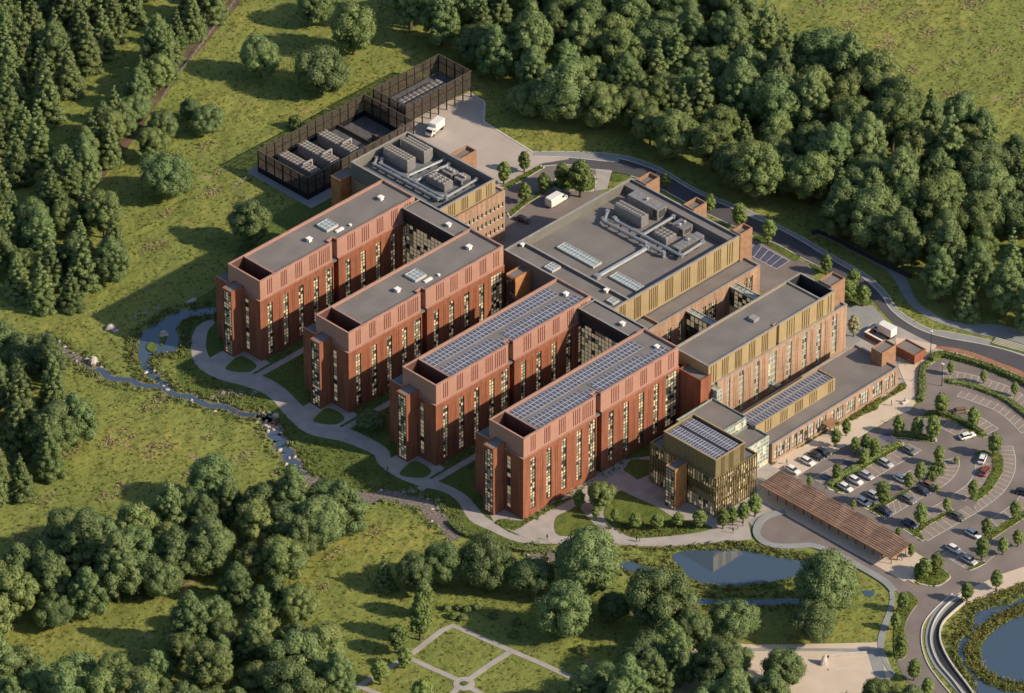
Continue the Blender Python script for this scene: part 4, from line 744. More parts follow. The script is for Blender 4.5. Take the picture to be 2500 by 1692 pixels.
m = MB(); m.box(79.2, 82.8, -30.9, -27.98, 3.1, 3.35, 1); m.tube((79.5, -30.6, 0.1), (79.5, -30.6, 3.1), .07); m.tube((82.5, -30.6, 0.1), (82.5, -30.6, 3.1), .07); m.build('door_canopy', [M['black'], M['brown']], t, world=True)
solar('left solar array on the gold rooftop box of the low building', 60.4, 88.6, -19.6, -17.4, 9.1, 26, 1, 'roof solar arrays'); solar('right solar array on the gold rooftop box of the low building', 60.4, 89.0, -22.3, -20.0, 9.1, 26, 1, 'roof solar arrays')
# pavilion
t = thing('fin_clad_pavilion', 'dark bronze pavilion with vertical fins and solar roof beside the pond', 'building', (33.9, -33.3, 0))
x0, x1, y0, y1 = 33.9, 49.2, -33.3, -11.0
m = MB(); m.box(x0+.5, x1-.5, y0+.5, y1, 0, 11.3); parapet(m, x0+.1, x1, y0+.1, y1, 11.3, 12.0, .3); m.box(x0+.1, x0+.5, y0+.1, y1, 4.0, 5.2); m.box(x0+.1, x1, y0+.1, y0+.5, 3.6, 3.9); m.box(x0+.1, x1, y0+.1, y0+.5, 7.6, 7.9); m.box(x0+.1, x0+.5, y0+.5, y1, 7.6, 7.9); m.box(x0+.12, x0+.48, y0+.5, y0+8, 5.2, 6.2)
m.build('wall', M['olive'], t, world=True)
m = MB()
for x in np.arange(x0+.1, x1, .82): m.box(x, x+.17, y0-.15, y0+.12, 0, 12.0)
for y in np.arange(y0+.5, y1, .9): m.box(x0-.15, x0+.12, y, y+.15, 0 if y > y0+9 else 6.2, 12.0)
m.build('fins', M['bfin'], t, world=True)
m = MB(); m.box(x0+.4, x1-.3, y0+.4, y1-.3, 11.3, 11.5); m.build('lower_roof', M['roofb'], t, world=True)
for a, b_ in ((.2, 3.5), (4.0, 7.5), (8.0, 11.2)): bar_window(t, 'y', y0+.42, x0+.5, x1-.5, a, b_, 20, 3, .35, 'window_band', bt=.07); 
for a, b_ in ((.2, 3.9), (8.0, 11.2)): bar_window(t, 'x', x0+.42, y0+.5, y1-.2, a, b_, 28, 3, .4, 'window_band', bt=.07)
m = MB(); parapet(m, 34.3, 45.0, -32.8, -15.2, 11.5, 17.2, .3); m.box(34.6, 44.7, -32.5, -15.5, 11.5, 16.4)
for y in np.arange(-32.6, -15.3, .9): m.box(34.22, 34.3, y, y+.1, 12, 17.1, 0)
fins(m, fgroup([(36.4, 37.4, 3), (39.2, 40.6, 4), (43.4, 44.6, 4)]), -32.8, 12, 17.0, .14, .08, 1)
m.build('upper_storey', [M['olive'], M['goldd']], t, world=True)
m = MB(); m.box(34.6, 44.7, -32.5, -15.5, 16.4, 16.6); m.build('upper_roof', M['dmetal'], t, world=True)
m = MB(); parapet(m, 34.22, 45.08, -32.88, -15.12, 17.2, 17.3, .4); m.build('coping', M['gold'], t, world=True)
m = MB(); m.box(29.4, 34.0, -23.8, -20.6, 0, 11.8); m.box(29.4, 34.0, -23.8, -23.55, 11.8, 12.2); m.box(29.4, 34, -20.85, -20.6, 11.8, 12.2); m.build('stair_tower', M['orange'], t, world=True)
m = MB(); m.box(29.4, 34.0, -23.55, -20.85, 11.8, 11.95); m.build('tower_roof', M['roof'], t, world=True)
bar_window(t, 'x', 29.3, -23.7, -20.7, .1, 11.7, 3, 12, .25, 'tower_glazing')
solar('left solar array on the dark bronze pavilion', 40.0, 43.8, -32.2, -15.9, 16.6, 2, 18, 'roof solar arrays'); solar('right solar array on the dark bronze pavilion, nearer the forecourt', 35.2, 38.9, -32.2, -15.9, 16.6, 2, 18, 'roof solar arrays')
t = thing('glass_foyer', 'green glass foyer block with grey roof behind the bronze pavilion', 'building', (49, -20, 0))
m = MB(); m.box(46, 59.2, -20, -8.5, 0, 10.9); parapet(m, 46, 59.4, -20.1, -8.5, 10.9, 11.5, .25); m.build('wall', M['gg'], t, world=True); m = MB(); m.box(46.2, 59.2, -19.85, -8.7, 10.9, 11.05); m.build('roof', M['roof'], t, world=True)
bar_window(t, 'y', -20.2, 46.2, 59.2, 6.0, 10.8, 13, 3, .35, 'curtain_wall', fm='wframe', gm=('gg', 'g2', 'gg'))
t = thing('glass_foyer', 'lower green glass foyer block between the bronze pavilion and the low brick building', 'building', (49.2, -27, 0))
m = MB(); m.box(49.3, 60.2, -26.8, -20.3, 0, 8.1); parapet(m, 49.3, 60.4, -26.9, -20.3, 8.1, 8.7, .25); m.build('wall', M['gg'], t, world=True); m = MB(); m.box(49.6, 60.1, -26.6, -20.5, 8.1, 8.25); m.build('roof', M['roof'], t, world=True)
bar_window(t, 'y', -27.0, 49.4, 60.3, .2, 8.5, 10, 7, .3, 'curtain_wall', fm='wframe', gm=('gg', 'g2', 'gg'))
# timber canopy
t = thing('timber_canopy', 'long folded timber slat canopy between the drop-off loop and the car park', 'canopy', (49, -78, 0))
ya, yb, n = -34.6, -78.2, 5.5; bay = (ya-yb)/5.2
XL, XR, XM = 48.9, 56.6, 54.9; m = MB()
yk_ = [ya-bay*i for i in range(6)]+[yb]
def zz(i): return 4.5 if i % 2 == 0 else 4.5
def tile(P, nn=9):
    """timber battens laid parallel to the eaves across a facet given as 4 pts (l0,l1,r1,r0)"""
    l0, l1, r1, r0 = [Vector(p) for p in P]
    m.face([l0-Vector((0, 0, .12)), r0-Vector((0, 0, .12)), r1-Vector((0, 0, .12)), l1-Vector((0, 0, .12))])
    for k_ in range(nn):
        a, b_ = k_/nn, (k_+.72)/nn
        A, B_, C_, D_ = l0.lerp(r0, a), l1.lerp(r1, a), l1.lerp(r1, b_), l0.lerp(r0, b_); m.face([A, D_, C_, B_])
        m.face([A-Vector((0, 0, .1)), A, B_, B_-Vector((0, 0, .1))]); m.face([D_, D_-Vector((0, 0, .1)), C_-Vector((0, 0, .1)), C_])
for i in range(6):
    a, b_ = yk_[i], yk_[i+1]; mid = (a+b_)/2 if i < 5 else b_; L0, L1, A_, R0_, R1_ = (XL, a, 3.3), (XL, b_, 3.3), (XR-.3, mid, 4.3), (XR, a, 3.85), (XR, b_, 3.85)
    if i < 5: tile([L0, L1, A_, A_], 11); tile([L0, L0, A_, R0_], 11); tile([L1, L1, R1_, A_], 11); tile([R0_, A_, A_, R0_], 1); m.face([R0_, R1_, A_])
    else: tile([L0, L1, (XR, b_, 3.85), R0_], 11)
m.build('slatted_roof', M['wood'], t, world=True)
m = MB(); m.box(XL-.12, XL, yb, ya, 3.05, 3.35); m.box(XR, XR+.12, yb, ya, 3.2, 3.55); m.box(XL-.12, XR+.12, yb-.12, yb, 3.1, 3.4); m.build('fascia', M['orange'], t, world=True)
for y in np.arange(yb+1.2, ya, 2.9):
    m = MB(); m.tube((XL+1.4, y, .1), (XL+1.4, y, 3.3), .1, .08); m.build('post', M['black'], t, world=True)
for y in np.arange(yb+1.2, ya, 5.8):
    m = MB(); m.tube((XR-.9, y, .1), (XR-.9, y, 3.5), .1, .08); m.build('post', M['black'], t, world=True)
sheet('canopy_paving', rect(47.2, 58.0, -84, -33.5), M['paveb'], 0.17, 0.08)
sheet('bus_stop_paving', GP('F', (920, 545), (1185, 440), (1290, 520), (1230, 600), (1220, 720)), M['paveb'], 0.13, 0.1)
# brick huts and walls by the road
t = thing('bin_store', 'small flat roofed red brick store beside the ring road', 'store', (118.4, -24.5, 0)); m = MB(); m.box(118.6, 122.6, -24.5, -18.3, 0, 2.4); parapet(m, 118.4, 122.8, -24.7, -18.1, 0, 2.9, .3); m.build('wall', M['brick'], t, world=True); m = MB(); m.box(118.7, 122.5, -24.4, -18.4, 2.4, 2.6); m.build('roof', M['roof'], t, world=True)
t = thing('brick_wall', 'low red brick wall with white coping around the parked white box truck', 'wall', (119, -7, 0)); m = MB(); m.box(119.0, 119.35, -18.0, -7.0, 0, 1.5); m.box(119.35, 126.4, -7.35, -7.0, 0, 1.5); m.build('brickwork', M['brick'], t, world=True); m = MB(); m.box(118.93, 119.42, -18.0, -6.93, 1.5, 1.6); m.box(119.42, 126.4, -7.42, -6.93, 1.5, 1.6); m.build('coping', M['white'], t, world=True)
# screened enclosures
def screen(label, x0, x1, y0, y1, zb, zt, skirt):
    t = thing('screened_enclosure', label, 'enclosure', (x0, y0, 0), group='black screened plant enclosures')
    f = MB(); p = MB()
    def side(ax, c, a, b_, sgn):
        n = max(2, round(abs(b_-a)/3.1)); 
        for i in range(n+1):
            u = a+(b_-a)*i/n
            (f.box(u-.14, u+.14, c-.12, c+.12, 0, zt) if ax == 'y' else f.box(c-.12, c+.12, u-.14, u+.14, 0, zt))
        for z in (zb+.05, (zb+zt)/2+.4, zt-.12):
            (f.box(a, b_, c-.1, c+.1, z, z+.16) if ax == 'y' else f.box(c-.1, c+.1, a, b_, z, z+.16))
        k_ = int(abs(b_-a)/.42)
        for i in range(k_):
            u = a+(b_-a)*(i+.5)/k_
            (p.box(u-.13, u+.13, c-.05, c+.05, zb+.2, zt-.1) if ax == 'y' else p.box(c-.05, c+.05, u-.13, u+.13, zb+.2, zt-.1))
        if skirt: (f.box(a, b_, c-.06, c+.06, 0, zb) if ax == 'y' else f.box(c-.06, c+.06, a, b_, 0, zb))
    side('y', y0, x0, x1, 1); side('y', y1, x0, x1, 1); side('x', x0, y0, y1, 1); side('x', x1, y0, y1, 1)
    f.build('steel_frame', M['black'], t, world=True); p.build('screen_slats', M['mesh'], t, world=True); 
    c = MB(); parapet(c, x0-.14, x1+.14, y0-.14, y1+.14, zt, zt+.1, .3); c.build('top_rail', M['mesh'], t, world=True); return t
E1 = screen('large black screened enclosure holding three rows of generators', 62.5, 102.3, 142.2, 161.5, 1.6, 7.0, True)
m = MB(); m.box(62.8, 92, 142.5, 161.2, .1, .9); m.box(92.4, 102, 142.5, 161.2, .1, .3); m.build('floor_deck', M['deck'], E1, world=True)
m = MB(); m.box(92.0, 92.4, 142.5, 161.2, .1, 2.0); m.build('inner_wall', M['mesh'], E1, world=True)
m = MB(); m.v = [(93.5, 144, .3), (93.5, 149.5, .3), (93.5, 149.5, 3.6), (93.5, 144, 3.6), (99.5, 149.5, .3), (99.5, 144, .3)]; m.f = [(0, 3, 2, 1), (0, 5, 3), (1, 2, 4), (3, 5, 4, 2)]; m.m = [0]*4; m.build('ramp', M['mesh'], E1, world=True)
E2 = screen('smaller black screened enclosure raised on legs over the service yard', 104.5, 129.7, 147.5, 160.0, 2.9, 8.4, False)
m = MB(); m.box(104.7, 129.5, 147.7, 159.8, 2.6, 2.9); m.build('floor_deck', M['deck'], E2, world=True)

sheet('foyer_paving', rect(49, 61, -37, -26), M['pave'], 0.12)
# ================================================================== LOOSE THINGS
def copy_tree(o, parent=None):
    c = o.copy(); COL.objects.link(c); c.parent = parent
    for ch in o.children: copy_tree(ch, c)
    return c
def fanunit(label, x0, x1, y0, y1, z0, z1, nx, ny, group, name='chiller', dark=False):
    t = thing(name, label, 'chiller', ((x0+x1)/2, (y0+y1)/2, z0), group=group)
    m = MB(); m.box(x0, x1, y0, y1, z0+.3, z1)
    for y in np.arange(y0, y1, 1.1): m.box(x0-.04, x0, y, y+.08, z0+.3, z1-.05); m.box(x1, x1+.04, y, y+.08, z0+.3, z1-.05)
    m.box(x0+.2, x1-.2, y0+.2, y1-.2, z0, z0+.3); m.build('casing', M['hvacd' if dark else 'hvac'], t, world=True)
    r = min((x1-x0)/nx, (y1-y0)/ny)*.42; f = MB(); f.tube((0, 0, 0), (0, 0, .28), r, r*.92, 10, 0, False); f.tube((0, 0, .02), (0, 0, .1), r*.9, r*.9, 10, 1); f.box(-r*.92, r*.92, -.05, .05, .2, .25); f0 = None
    for i in range(nx):
        for j in range(ny):
            q = f.build('fan', [M['hvacl'], M['hvacd']], t) if f0 is None else f0.copy()
            if f0 is None: f0 = q
            else: COL.objects.link(q)
            q.location = (x0+(x1-x0)*(i+.5)/nx-t.location.x, y0+(y1-y0)*(j+.5)/ny-t.location.y, z1-z0)
    return t
    for i in range(0):
        for j in range(ny):
            cx_, cy_ = x0+(x1-x0)*(i+.5)/nx, y0+(y1-y0)*(j+.5)/ny; r = min((x1-x0)/nx, (y1-y0)/ny)*.42
            f.tube((cx_, cy_, z1), (cx_, cy_, z1+.28), r, r*.92, 10, 0, False); f.tube((cx_, cy_, z1+.02), (cx_, cy_, z1+.1), r*.9, r*.9, 10, 1); f.tube((cx_, cy_, z1+.1), (cx_, cy_, z1+.2), r*.3, r*.3, 6, 0)
            f.box(cx_-r*.92, cx_+r*.92, cy_-.05, cy_+.05, z1+.2, z1+.25)
    f.build('fans', [M['hvacl'], M['hvacd']], t, world=True); return t
def ducts(label, runs, z, group='rooftop pipe runs', r=.38, mt='duct', name='pipe_run'):
    t = thing(name, label, 'pipework', (runs[0][0][0], runs[0][0][1], z-.6), group=group)
    for run in runs:
        m = MB(); P = [(p[0], p[1], z if len(p) < 3 else p[2]) for p in run]
        for a, b_ in zip(P, P[1:]): m.tube(a, b_, r, r, 8)
        for p in P: m.box(p[0]-r*1.15, p[0]+r*1.15, p[1]-r*1.15, p[1]+r*1.15, p[2]-r*1.1, p[2]+r*1.1)
        m.build('pipe', M[mt], t, world=True)
        s = MB()
        for a, b_ in zip(P, P[1:]):
            d = max(1, int(math.hypot(b_[0]-a[0], b_[1]-a[1])/3))
            for i in range(d): q = (i+.5)/d; x, y = a[0]+(b_[0]-a[0])*q, a[1]+(b_[1]-a[1])*q; s.box(x-r, x+r, y-.1, y+.1, z-.95, z-r*.8); 
        s.build('supports', M['hvacd'], t, world=True)
    return t
fanunit('left of the two tall chillers on the roof behind the far left wing', 72.6, 75.6, 114.2, 123.4, 16.6, 20.3, 3, 9, 'rooftop chillers')
fanunit('right of the two tall chillers on the roof behind the far left wing', 78.8, 82.0, 114.2, 123.0, 16.6, 20.3, 3, 9, 'rooftop chillers')
fanunit('louvred chiller at the front of the roof behind the far left wing', 72.9, 76.0, 100.6, 107.5, 16.6, 19.0, 3, 4, 'rooftop chillers')
def ahu(label, x0, x1, y0, y1, z0, z1, along='y', caps=3):
    t = thing('air_handling_unit', label, 'air handler', ((x0+x1)/2, (y0+y1)/2, z0), group='rooftop air handlers')
    m = MB(); m.box(x0, x1, y0, y1, z0+.3, z1); m.box(x0+.15, x1-.15, y0+.15, y1-.15, z0, z0+.3)
    for i in range(1, 6):
        if along == 'y': y = y0+(y1-y0)*i/6; m.box(x0-.05, x1+.05, y-.05, y+.05, z0+.3, z1+.05)
        else: x = x0+(x1-x0)*i/6; m.box(x-.05, x+.05, y0-.05, y1+.05, z0+.3, z1+.05)
    m.build('casing', M['hvac'], t, world=True)
    g = MB(); g.box(x0-.07, x0-.01, y0+.5, y0+1.6, z0+.7, z1-.4) ; g.box(x0+.5, x1-.5, y0-.07, y0-.01, z0+.7, z1-.4); g.build('louvre', M['hvacd'], t, world=True)
    for i in range(caps):
        c = MB()
        q = (i+.5)/caps; x = (x0+x1)/2 if along == 'y' else x0+(x1-x0)*q; y = y0+(y1-y0)*q if along == 'y' else (y0+y1)/2
        c.tube((x, y, z1), (x, y, z1+.55), .33, .33, 8); c.tube((x, y, z1+.55), (x, y, z1+.75), .5, .1, 8); c.build('vent_cap', M['hvacl'], t, world=True)
    return t
ahu('grey air handler at the far right corner of the roof behind the far left wing', 78.0, 81.4, 99.4, 102.2, 16.6, 18.4)
ahu('small grey air handler between chillers and gold band behind the far left wing', 78.2, 81.0, 103.4, 107.0, 16.6, 18.3)
ducts('long pale pipe runs beside the chillers on the roof behind the far left wing', [[(71.0, 124.2), (68.4, 122.5), (68.4, 98.6), (70.0, 97.2)], [(71.4, 122.6), (69.8, 121.5), (69.8, 98.9), (71.0, 97.9)], [(70.5, 112.2), (83.0, 110.9)], [(70.5, 108.9), (82.2, 108.4)], [(69.8, 97.6), (82.3, 98.0)]], 17.7)
fanunit('white topped chiller in the roof well of the gold clad central building', 96.7, 99.4, 51.8, 61.6, 16.6, 20.0, 2, 10, 'rooftop chillers')
ahu('big flat topped air handler beside the far parapet of the central building', 102.4, 105.9, 51.4, 62.2, 16.6, 19.9, caps=1)
fanunit('square fan unit in the middle of the roof well of the central building', 95.4, 99.2, 41.6, 46.4, 16.6, 18.8, 3, 4, 'rooftop chillers')
ahu('long flat air handler across the near end of the central building roof well', 94.2, 103.6, 35.8, 38.4, 16.6, 18.9, 'x', 1)
ahu('small air handler in front of the far parapet of the central building', 101.6, 105.2, 41.4, 45.6, 16.6, 18.9, 'x', 2)
ducts('looping pale pipes round the chillers in the roof well of the central building', [[(95.0, 62.4), (91.2, 59.8), (91.2, 45.0), (91.2, 38.7), (91.2, 38.7, 16.9)], [(94.0, 58.8), (93.4, 57.5), (93.4, 34.4), (102.0, 34.8)], [(93.4, 48.2), (105.4, 48.4)]], 18.0, r=.42)
ducts('thick shiny duct running from the roof well across the central roof between the skylights', [[(71.6, 43.6), (90.6, 43.6)]], 17.6, r=.62, name='roof_duct')
for i, x in enumerate((69.3, 76.6, 84.0)):
    q = fanunit('row of fan topped generators in the large black enclosure, %s' % ('nearest its outer corner', 'the middle row', 'the row beside the inner wall')[i], x-1.6, x+1.6, 146.2, 159.2, .9, 4.3, 3, 11, 'generator rows', 'generator')
    q['category'] = 'generator'
    m = MB(); m.box(x+1.7, x+2.1, 149.5, 149.9, .9, 5.2); m.box(x-1.4, x+2.1, 149.5, 149.9, 5.2, 5.6); m.build('exhaust_pipe', M['hvacl'], q, world=True); m = MB(); m.box(x-.2, x+.2, 145.2, 146.3, .9, 3.0); m.build('air_inlet', M['hvacl'], q, world=True)
for i in range(10):
    for j in range(2):
        x, y = 108.2+i*1.75, 151.9+j*2.5
        if i == 0 and j == 0:
            c0 = fanunit('', x-.75, x+.75, y-1.1, y+1.1, 2.9, 4.6, 1, 2, 'raised condensers', 'condenser_unit'); c0['category'] = 'condenser'; c0['label'] = 'grey condenser unit in the double row inside the raised black enclosure'
        else: c = copy_tree(c0); c.location = (x, y, 2.9); c0_ = c
        (c0 if i+j == 0 else c)['label'] = 'grey condenser, %s from the left in the %s row of the raised enclosure' % (['first', 'second', 'third', 'fourth', 'fifth', 'sixth', 'seventh', 'eighth', 'ninth', 'tenth'][i], ['front', 'back'][j])
# ------------------------------------------------------------------ vehicles
def car_proto(kind='hatch'):
    t = thing('parked_car', 'x', 'car', (0, 0, 0))
    L, Wd = 4.5, 0.92
    if kind == 'van': prof = [(-2.85, .55, .35, .95), (-2.75, .9, .3, 1.15), (-2.0, .98, .25, 1.45), (-1.3, 1.0, .25, 2.2), (-.9, 1.0, .25, 2.45), (1.0, 1.0, .25, 2.5), (2.7, 1.0, .3, 2.45), (2.85, .95, .4, 2.3)]
    else: prof = [(-2.2, .62, .32, .62), (-2.1, .84, .25, .74), (-1.3, .9, .2, .88), (-.8, .91, .2, .93), (.6, .91, .2, .95), (1.5, .9, .2, .95), (2.05, .86, .25, .9), (2.2, .7, .35, .72)]
    rings = []
    for y, hw, zb, zt in prof: rings.append([(-hw*.85, y, zb), (-hw, y, zb+.15), (-hw, y, zt-.18), (-hw*.86, y, zt), (hw*.86, y, zt), (hw, y, zt-.18), (hw, y, zb+.15), (hw*.85, y, zb)][::-1])
    m = MB(); m.loft(rings)
    if kind != 'van':
        m.loft([[(-.62, y, 1.40-abs(dz)), (.62, y, 1.40-abs(dz)), (.58, y, 1.44-abs(dz)), (-.58, y, 1.44-abs(dz))] for y, dz in ((-.55, .05), (-.1, 0), (.8, 0), (1.35, .06))])
        for sx in (-1, 1): m.box(sx*.9, sx*1.04, -.75, -.55, .88, 1.0)
    m.build('body', M['cwhite'], t, sm=False, bev=.04)
    g = MB()
    if kind == 'van':
        g.loft([[(-.88, -1.98, 1.47), (.88, -1.98, 1.47), (.86, -1.35, 2.2), (-.86, -1.35, 2.2)], [(-.88, -2.03, 1.45), (.88, -2.03, 1.45), (.86, -1.41, 2.2), (-.86, -1.41, 2.2)]])
        for sx in (-1, 1): g.box(sx*1.0, sx*1.02, -1.5, -.7, 1.4, 2.05)
    else:
        g.loft([[(-.8, y, .9), (.8, y, .9), (.8*k_, y2, z), (-.8*k_, y2, z)] for y, y2, z, k_ in ((-1.15, -1.1, .92, 1.0), (-.55, -.55, 1.37, .8), (1.3, 1.3, 1.36, .8), (1.95, 1.9, .95, .98))])
    g.build('windows', M['carglass'], t)
    hl = MB(); y = prof[0][0]-.02; z = .62 if kind != 'van' else .85
    for sx in (-1, 1): h = MB(); h.box(sx*.42, sx*.66 if kind != 'van' else sx*.6, y, y+.3, z-.12, z+.02); h.build('headlight', M['lamp'], t)
    for sx in (-1, 1): h = MB(); h.box(sx*.5, sx*.74, -y-.25, -y+.01, z-.02, z+.12); h.build('tail_light', M['tail'], t)
    yw = (1.35, -1.35) if kind != 'van' else (1.7, -1.9)
    for sx in (-1, 1):
        for y in yw:
            m = MB(); m.tube((sx*.74, y, .33), (sx*.94, y, .33), .33, .33, 14); wh = m.build('wheel', M['tyre'], t); m = MB(); m.tube((sx*.93, y, .33), (sx*.96, y, .33), .2, .2, 10); m.build('rim', M['cellf'], wh)
    return t
cp0 = car_proto(); vn0 = car_proto('van'); used = {'c': 0, 'v': 0}
def place(proto, key, loc, rz, label, col, group=None, cat=None, name=None):
    if used[key] == 0: o = proto; used[key] = 1
    else: o = copy_tree(proto)
    o.location = loc; o.rotation_euler = (0, 0, rz); o['label'] = label
    if group: o['group'] = group
    if cat: o['category'] = cat
    if name: o.name = name
    for ch in o.children:
        if ch.name.startswith('body'): ch.material_slots[0].link = 'OBJECT'; ch.material_slots[0].material = M[col]
    return o
CARS = [('c3', 490, 560, 'cwhite', 'cream white car nearest the timber canopy in the entrance bays'), ('c3', 700, 440, 'cwhite', 'white car in the entrance bays, next to two black cars'), ('c3', 830, 365, 'cblack', 'black car between the white car and another black car in the entrance bays'), ('c3', 925, 315, 'cblack', 'black car at the planted end of the entrance bays'),
 ('c3', 1240, 810, 'cwhite', 'white car at the canopy end of the second parking row'), ('c3', 1380, 710, 'cwhite', 'white car with dark roof glass, second in the second parking row'), ('c3', 1540, 640, 'csilver', 'pale silver car, third in the second parking row'), ('c3', 1810, 465, 'csilver', 'silver car alone in the middle of the second parking row'), ('c3', 2150, 290, 'cgrey', 'dark grey car at the far end of the second parking row'),
 ('c3', 1500, 1015, 'cwhite', 'white car at the canopy end of the middle island, above a dark blue car'), ('c3', 1640, 920, 'csilver', 'pale blue grey car half hidden behind an island tree'), ('c3', 1805, 1145, 'cnavy', 'dark blue car at the canopy end of the third parking row'), ('c3', 2135, 980, 'cgrey', 'grey car alone in the third parking row'), ('c3', 2035, 690, 'cwhite', 'white car half hidden behind the tree above the third row'),
 ('c2', 885, 625, 'cnavy', 'dark blue estate car beside a brown car in the third parking row'), ('c2', 985, 555, 'cbrown', 'brown car at the curved end of the third parking row'), ('c2', 700, 1095, 'cnavy', 'navy car at the canopy end of the fourth island'), ('c2', 1380, 990, 'colive', 'dark olive car alone at the far end of the fourth parking row'), ('c2', 1600, 1235, 'cwhite', 'white car by the right hand lane tree, near the bottom of the car park'), ('c2', 1330, 1450, 'cwhite', 'white car nearest the car park exit'), ('F', 1650, 535, 'csilver', 'silver car beside the exit, right of the white car')]
for k_, x, y, c, lb in CARS: p = G(k_, x, y, .6); place(cp0, 'c', (p[0], p[1], .075), 0, lb, c, 'cars parked in the car park')
p = G('c1', 1430, 1060, .6); place(cp0, 'c', (p[0], p[1], .075), R(62), 'dark brown car facing across the arc island of the car park', 'cbrown', 'cars parked in the car park')
p = G('c2', 1735, 170, .6); place(cp0, 'c', (p[0], p[1], .075), R(118), 'white car turned sideways at the top of the tree lined arc', 'cwhite', 'cars parked in the car park')
p = G('c2', 1765, 350, .6); place(cp0, 'c', (p[0], p[1], .075), R(108), 'dark red car beside the tree lined arc', 'cred', 'cars parked in the car park')
p = G('c2', 2320, 650, .6); place(cp0, 'c', (p[0], p[1], .075), R(20), 'black car at the very right edge of the photo', 'cblack', 'cars parked in the car park')
p = G('c1', 1520, 1410, .8); place(cp0, 'c', (p[0], p[1], .075), R(70), 'white car beside the small arc island with painted marks', 'cwhite', 'cars parked in the car park')
p = G('B', 370, 452, .6); place(cp0, 'c', (p[0], p[1], .06), R(10), 'dark car parked by the brick plant building near the white van', 'cblack')
p = G('T', 1915, 1412, 1.2); place(vn0, 'v', (p[0], p[1], .06), R(92), 'white panel van in the court behind the gold clad central building', 'cwhite', None, 'van', 'parked_van').scale = (1.25, 1.2, 1.15)
# box trucks
def truck(label, x, y, rz):
    t = thing('box_truck', label, 'truck', (x, y, .07), rz)
    m = MB(); m.box(-1.2, 1.2, -1.2, 3.2, .95, 3.3); m.build('cargo_box', M['cwhite'], t, bev=.06)
    m = MB(); m.loft([[(-1.05, y_, .45), (1.05, y_, .45), (1.05, y_, z_), (-1.05, y_, z_)] for y_, z_ in ((-3.2, 1.2), (-3.0, 1.5), (-2.5, 2.2), (-1.25, 2.3))][::1]); m.build('cab', M['cwhite'], t, bev=.05)
    m = MB(); m.loft([[(-.95, -3.02, 1.52), (.95, -3.02, 1.52), (.95, -2.56, 2.15), (-.95, -2.56, 2.15)], [(-.95, -3.08, 1.5), (.95, -3.08, 1.5), (.95, -2.62, 2.15), (-.95, -2.62, 2.15)]]); m.box(-1.07, 1.07, -2.4, -1.6, 1.35, 2.0); m.build('windows', M['carglass'], t)
    m = MB(); m.box(-.9, .9, -2.9, 3.1, .5, .93); m.build('chassis', M['black'], t)
    for sx in (-1, 1):
        for y_ in (-2.2, 2.2): m = MB(); m.tube((sx*.85, y_, .45), (sx*1.12, y_, .45), .45, .45, 14); m.build('wheel', M['tyre'], t)
        h = MB(); h.box(sx*.6, sx*.95, -3.27, -3.15, .75, .95); h.build('headlight', M['lamp'], t)
    return t
p = G('T', 1050, 905, 1.5); truck('white box truck in the service yard in front of the raised black enclosure', p[0], p[1], R(-78))
truck('white box truck parked behind the low brick wall by the ring road', 123.4, -10.0, R(180))
# people (one skinned figure each, copied)
def person_proto():
    me = bpy.data.meshes.new('person'); J = [(0, 0, .92), (0, 0, 1.15), (0, 0, 1.40), (0, -.01, 1.52), (0, -.02, 1.66), (.17, 0, 1.42), (.22, .02, 1.15), (.20, -.08, .93), (.20, -.12, .83), (-.17, 0, 1.42), (-.22, .02, 1.15), (-.20, .06, .92), (-.2, .07, .82), (.09, 0, .86), (.10, -.12, .48), (.10, -.10, .08), (.10, -.22, .04), (-.09, 0, .86), (-.10, .08, .48), (-.10, .24, .1), (-.1, .14, .04)]
    Ed = [(0, 1), (1, 2), (2, 3), (3, 4), (2, 5), (5, 6), (6, 7), (7, 8), (2, 9), (9, 10), (10, 11), (11, 12), (0, 13), (13, 14), (14, 15), (15, 16), (0, 17), (17, 18), (18, 19), (19, 20)]
    Rr = [.15, .14, .16, .055, .10, .06, .045, .035, .035, .06, .045, .035, .035, .085, .06, .045, .04, .085, .06, .045, .04]
    me.from_pydata(J, Ed, []); o = bpy.data.objects.new('person', me); COL.objects.link(o); s = o.modifiers.new('s', 'SKIN')
    for i, r in enumerate(Rr): me.skin_vertices[0].data[i].radius = (r, r*.8)
    me.skin_vertices[0].data[0].use_root = True; u = o.modifiers.new('u', 'SUBSURF'); u.levels = 1; u.render_levels = 1
    me.materials.append(M['cblack']); return o
pp = person_proto(); hairm = mat('dark_hair', (.03, .02, .015)); first = [True]
PPL = [('c5', 790, 745, 'cblack', 'person in dark clothes walking on the winding path, left of a pair'), ('c5', 818, 748, 'cgrey', 'person in grey clothes walking on the winding path, right of a pair'), ('c4', 1895, 530, 'cblack', 'person in black standing on the pale entrance paving'), ('F', 1088, 540, 'cblack', 'person in black at the bottom end of the timber canopy'), ('F', 1125, 540, 'cgrey', 'person in grey beside the one in black below the timber canopy'),
       ('c5', 1702, 665, 'cblack', 'person in black on the path below the bronze pavilion trees, left most'), ('c5', 1748, 630, 'cgrey', 'person in grey on the path below the bronze pavilion trees, in the middle'), ('c5', 1795, 600, 'cblack', 'person in dark clothes right below the last pavilion tree'), ('c3', 410, 490, 'cblack', 'person in black beside the cream white car by the canopy'), ('H', 980, 605, 'cblack', 'person crossing the paving by the small brick store, left one'), ('H', 1020, 600, 'cnavy', 'person crossing the paving by the small brick store, right one'), ('a4', 400, 60, 'cblack', 'person in dark clothes on the winding path by the second brick wing'), ('a4', 1465, 515, 'cnavy', 'person on the path left of the big forecourt tree')]
K['W3'] = (840, 900, 5.81)
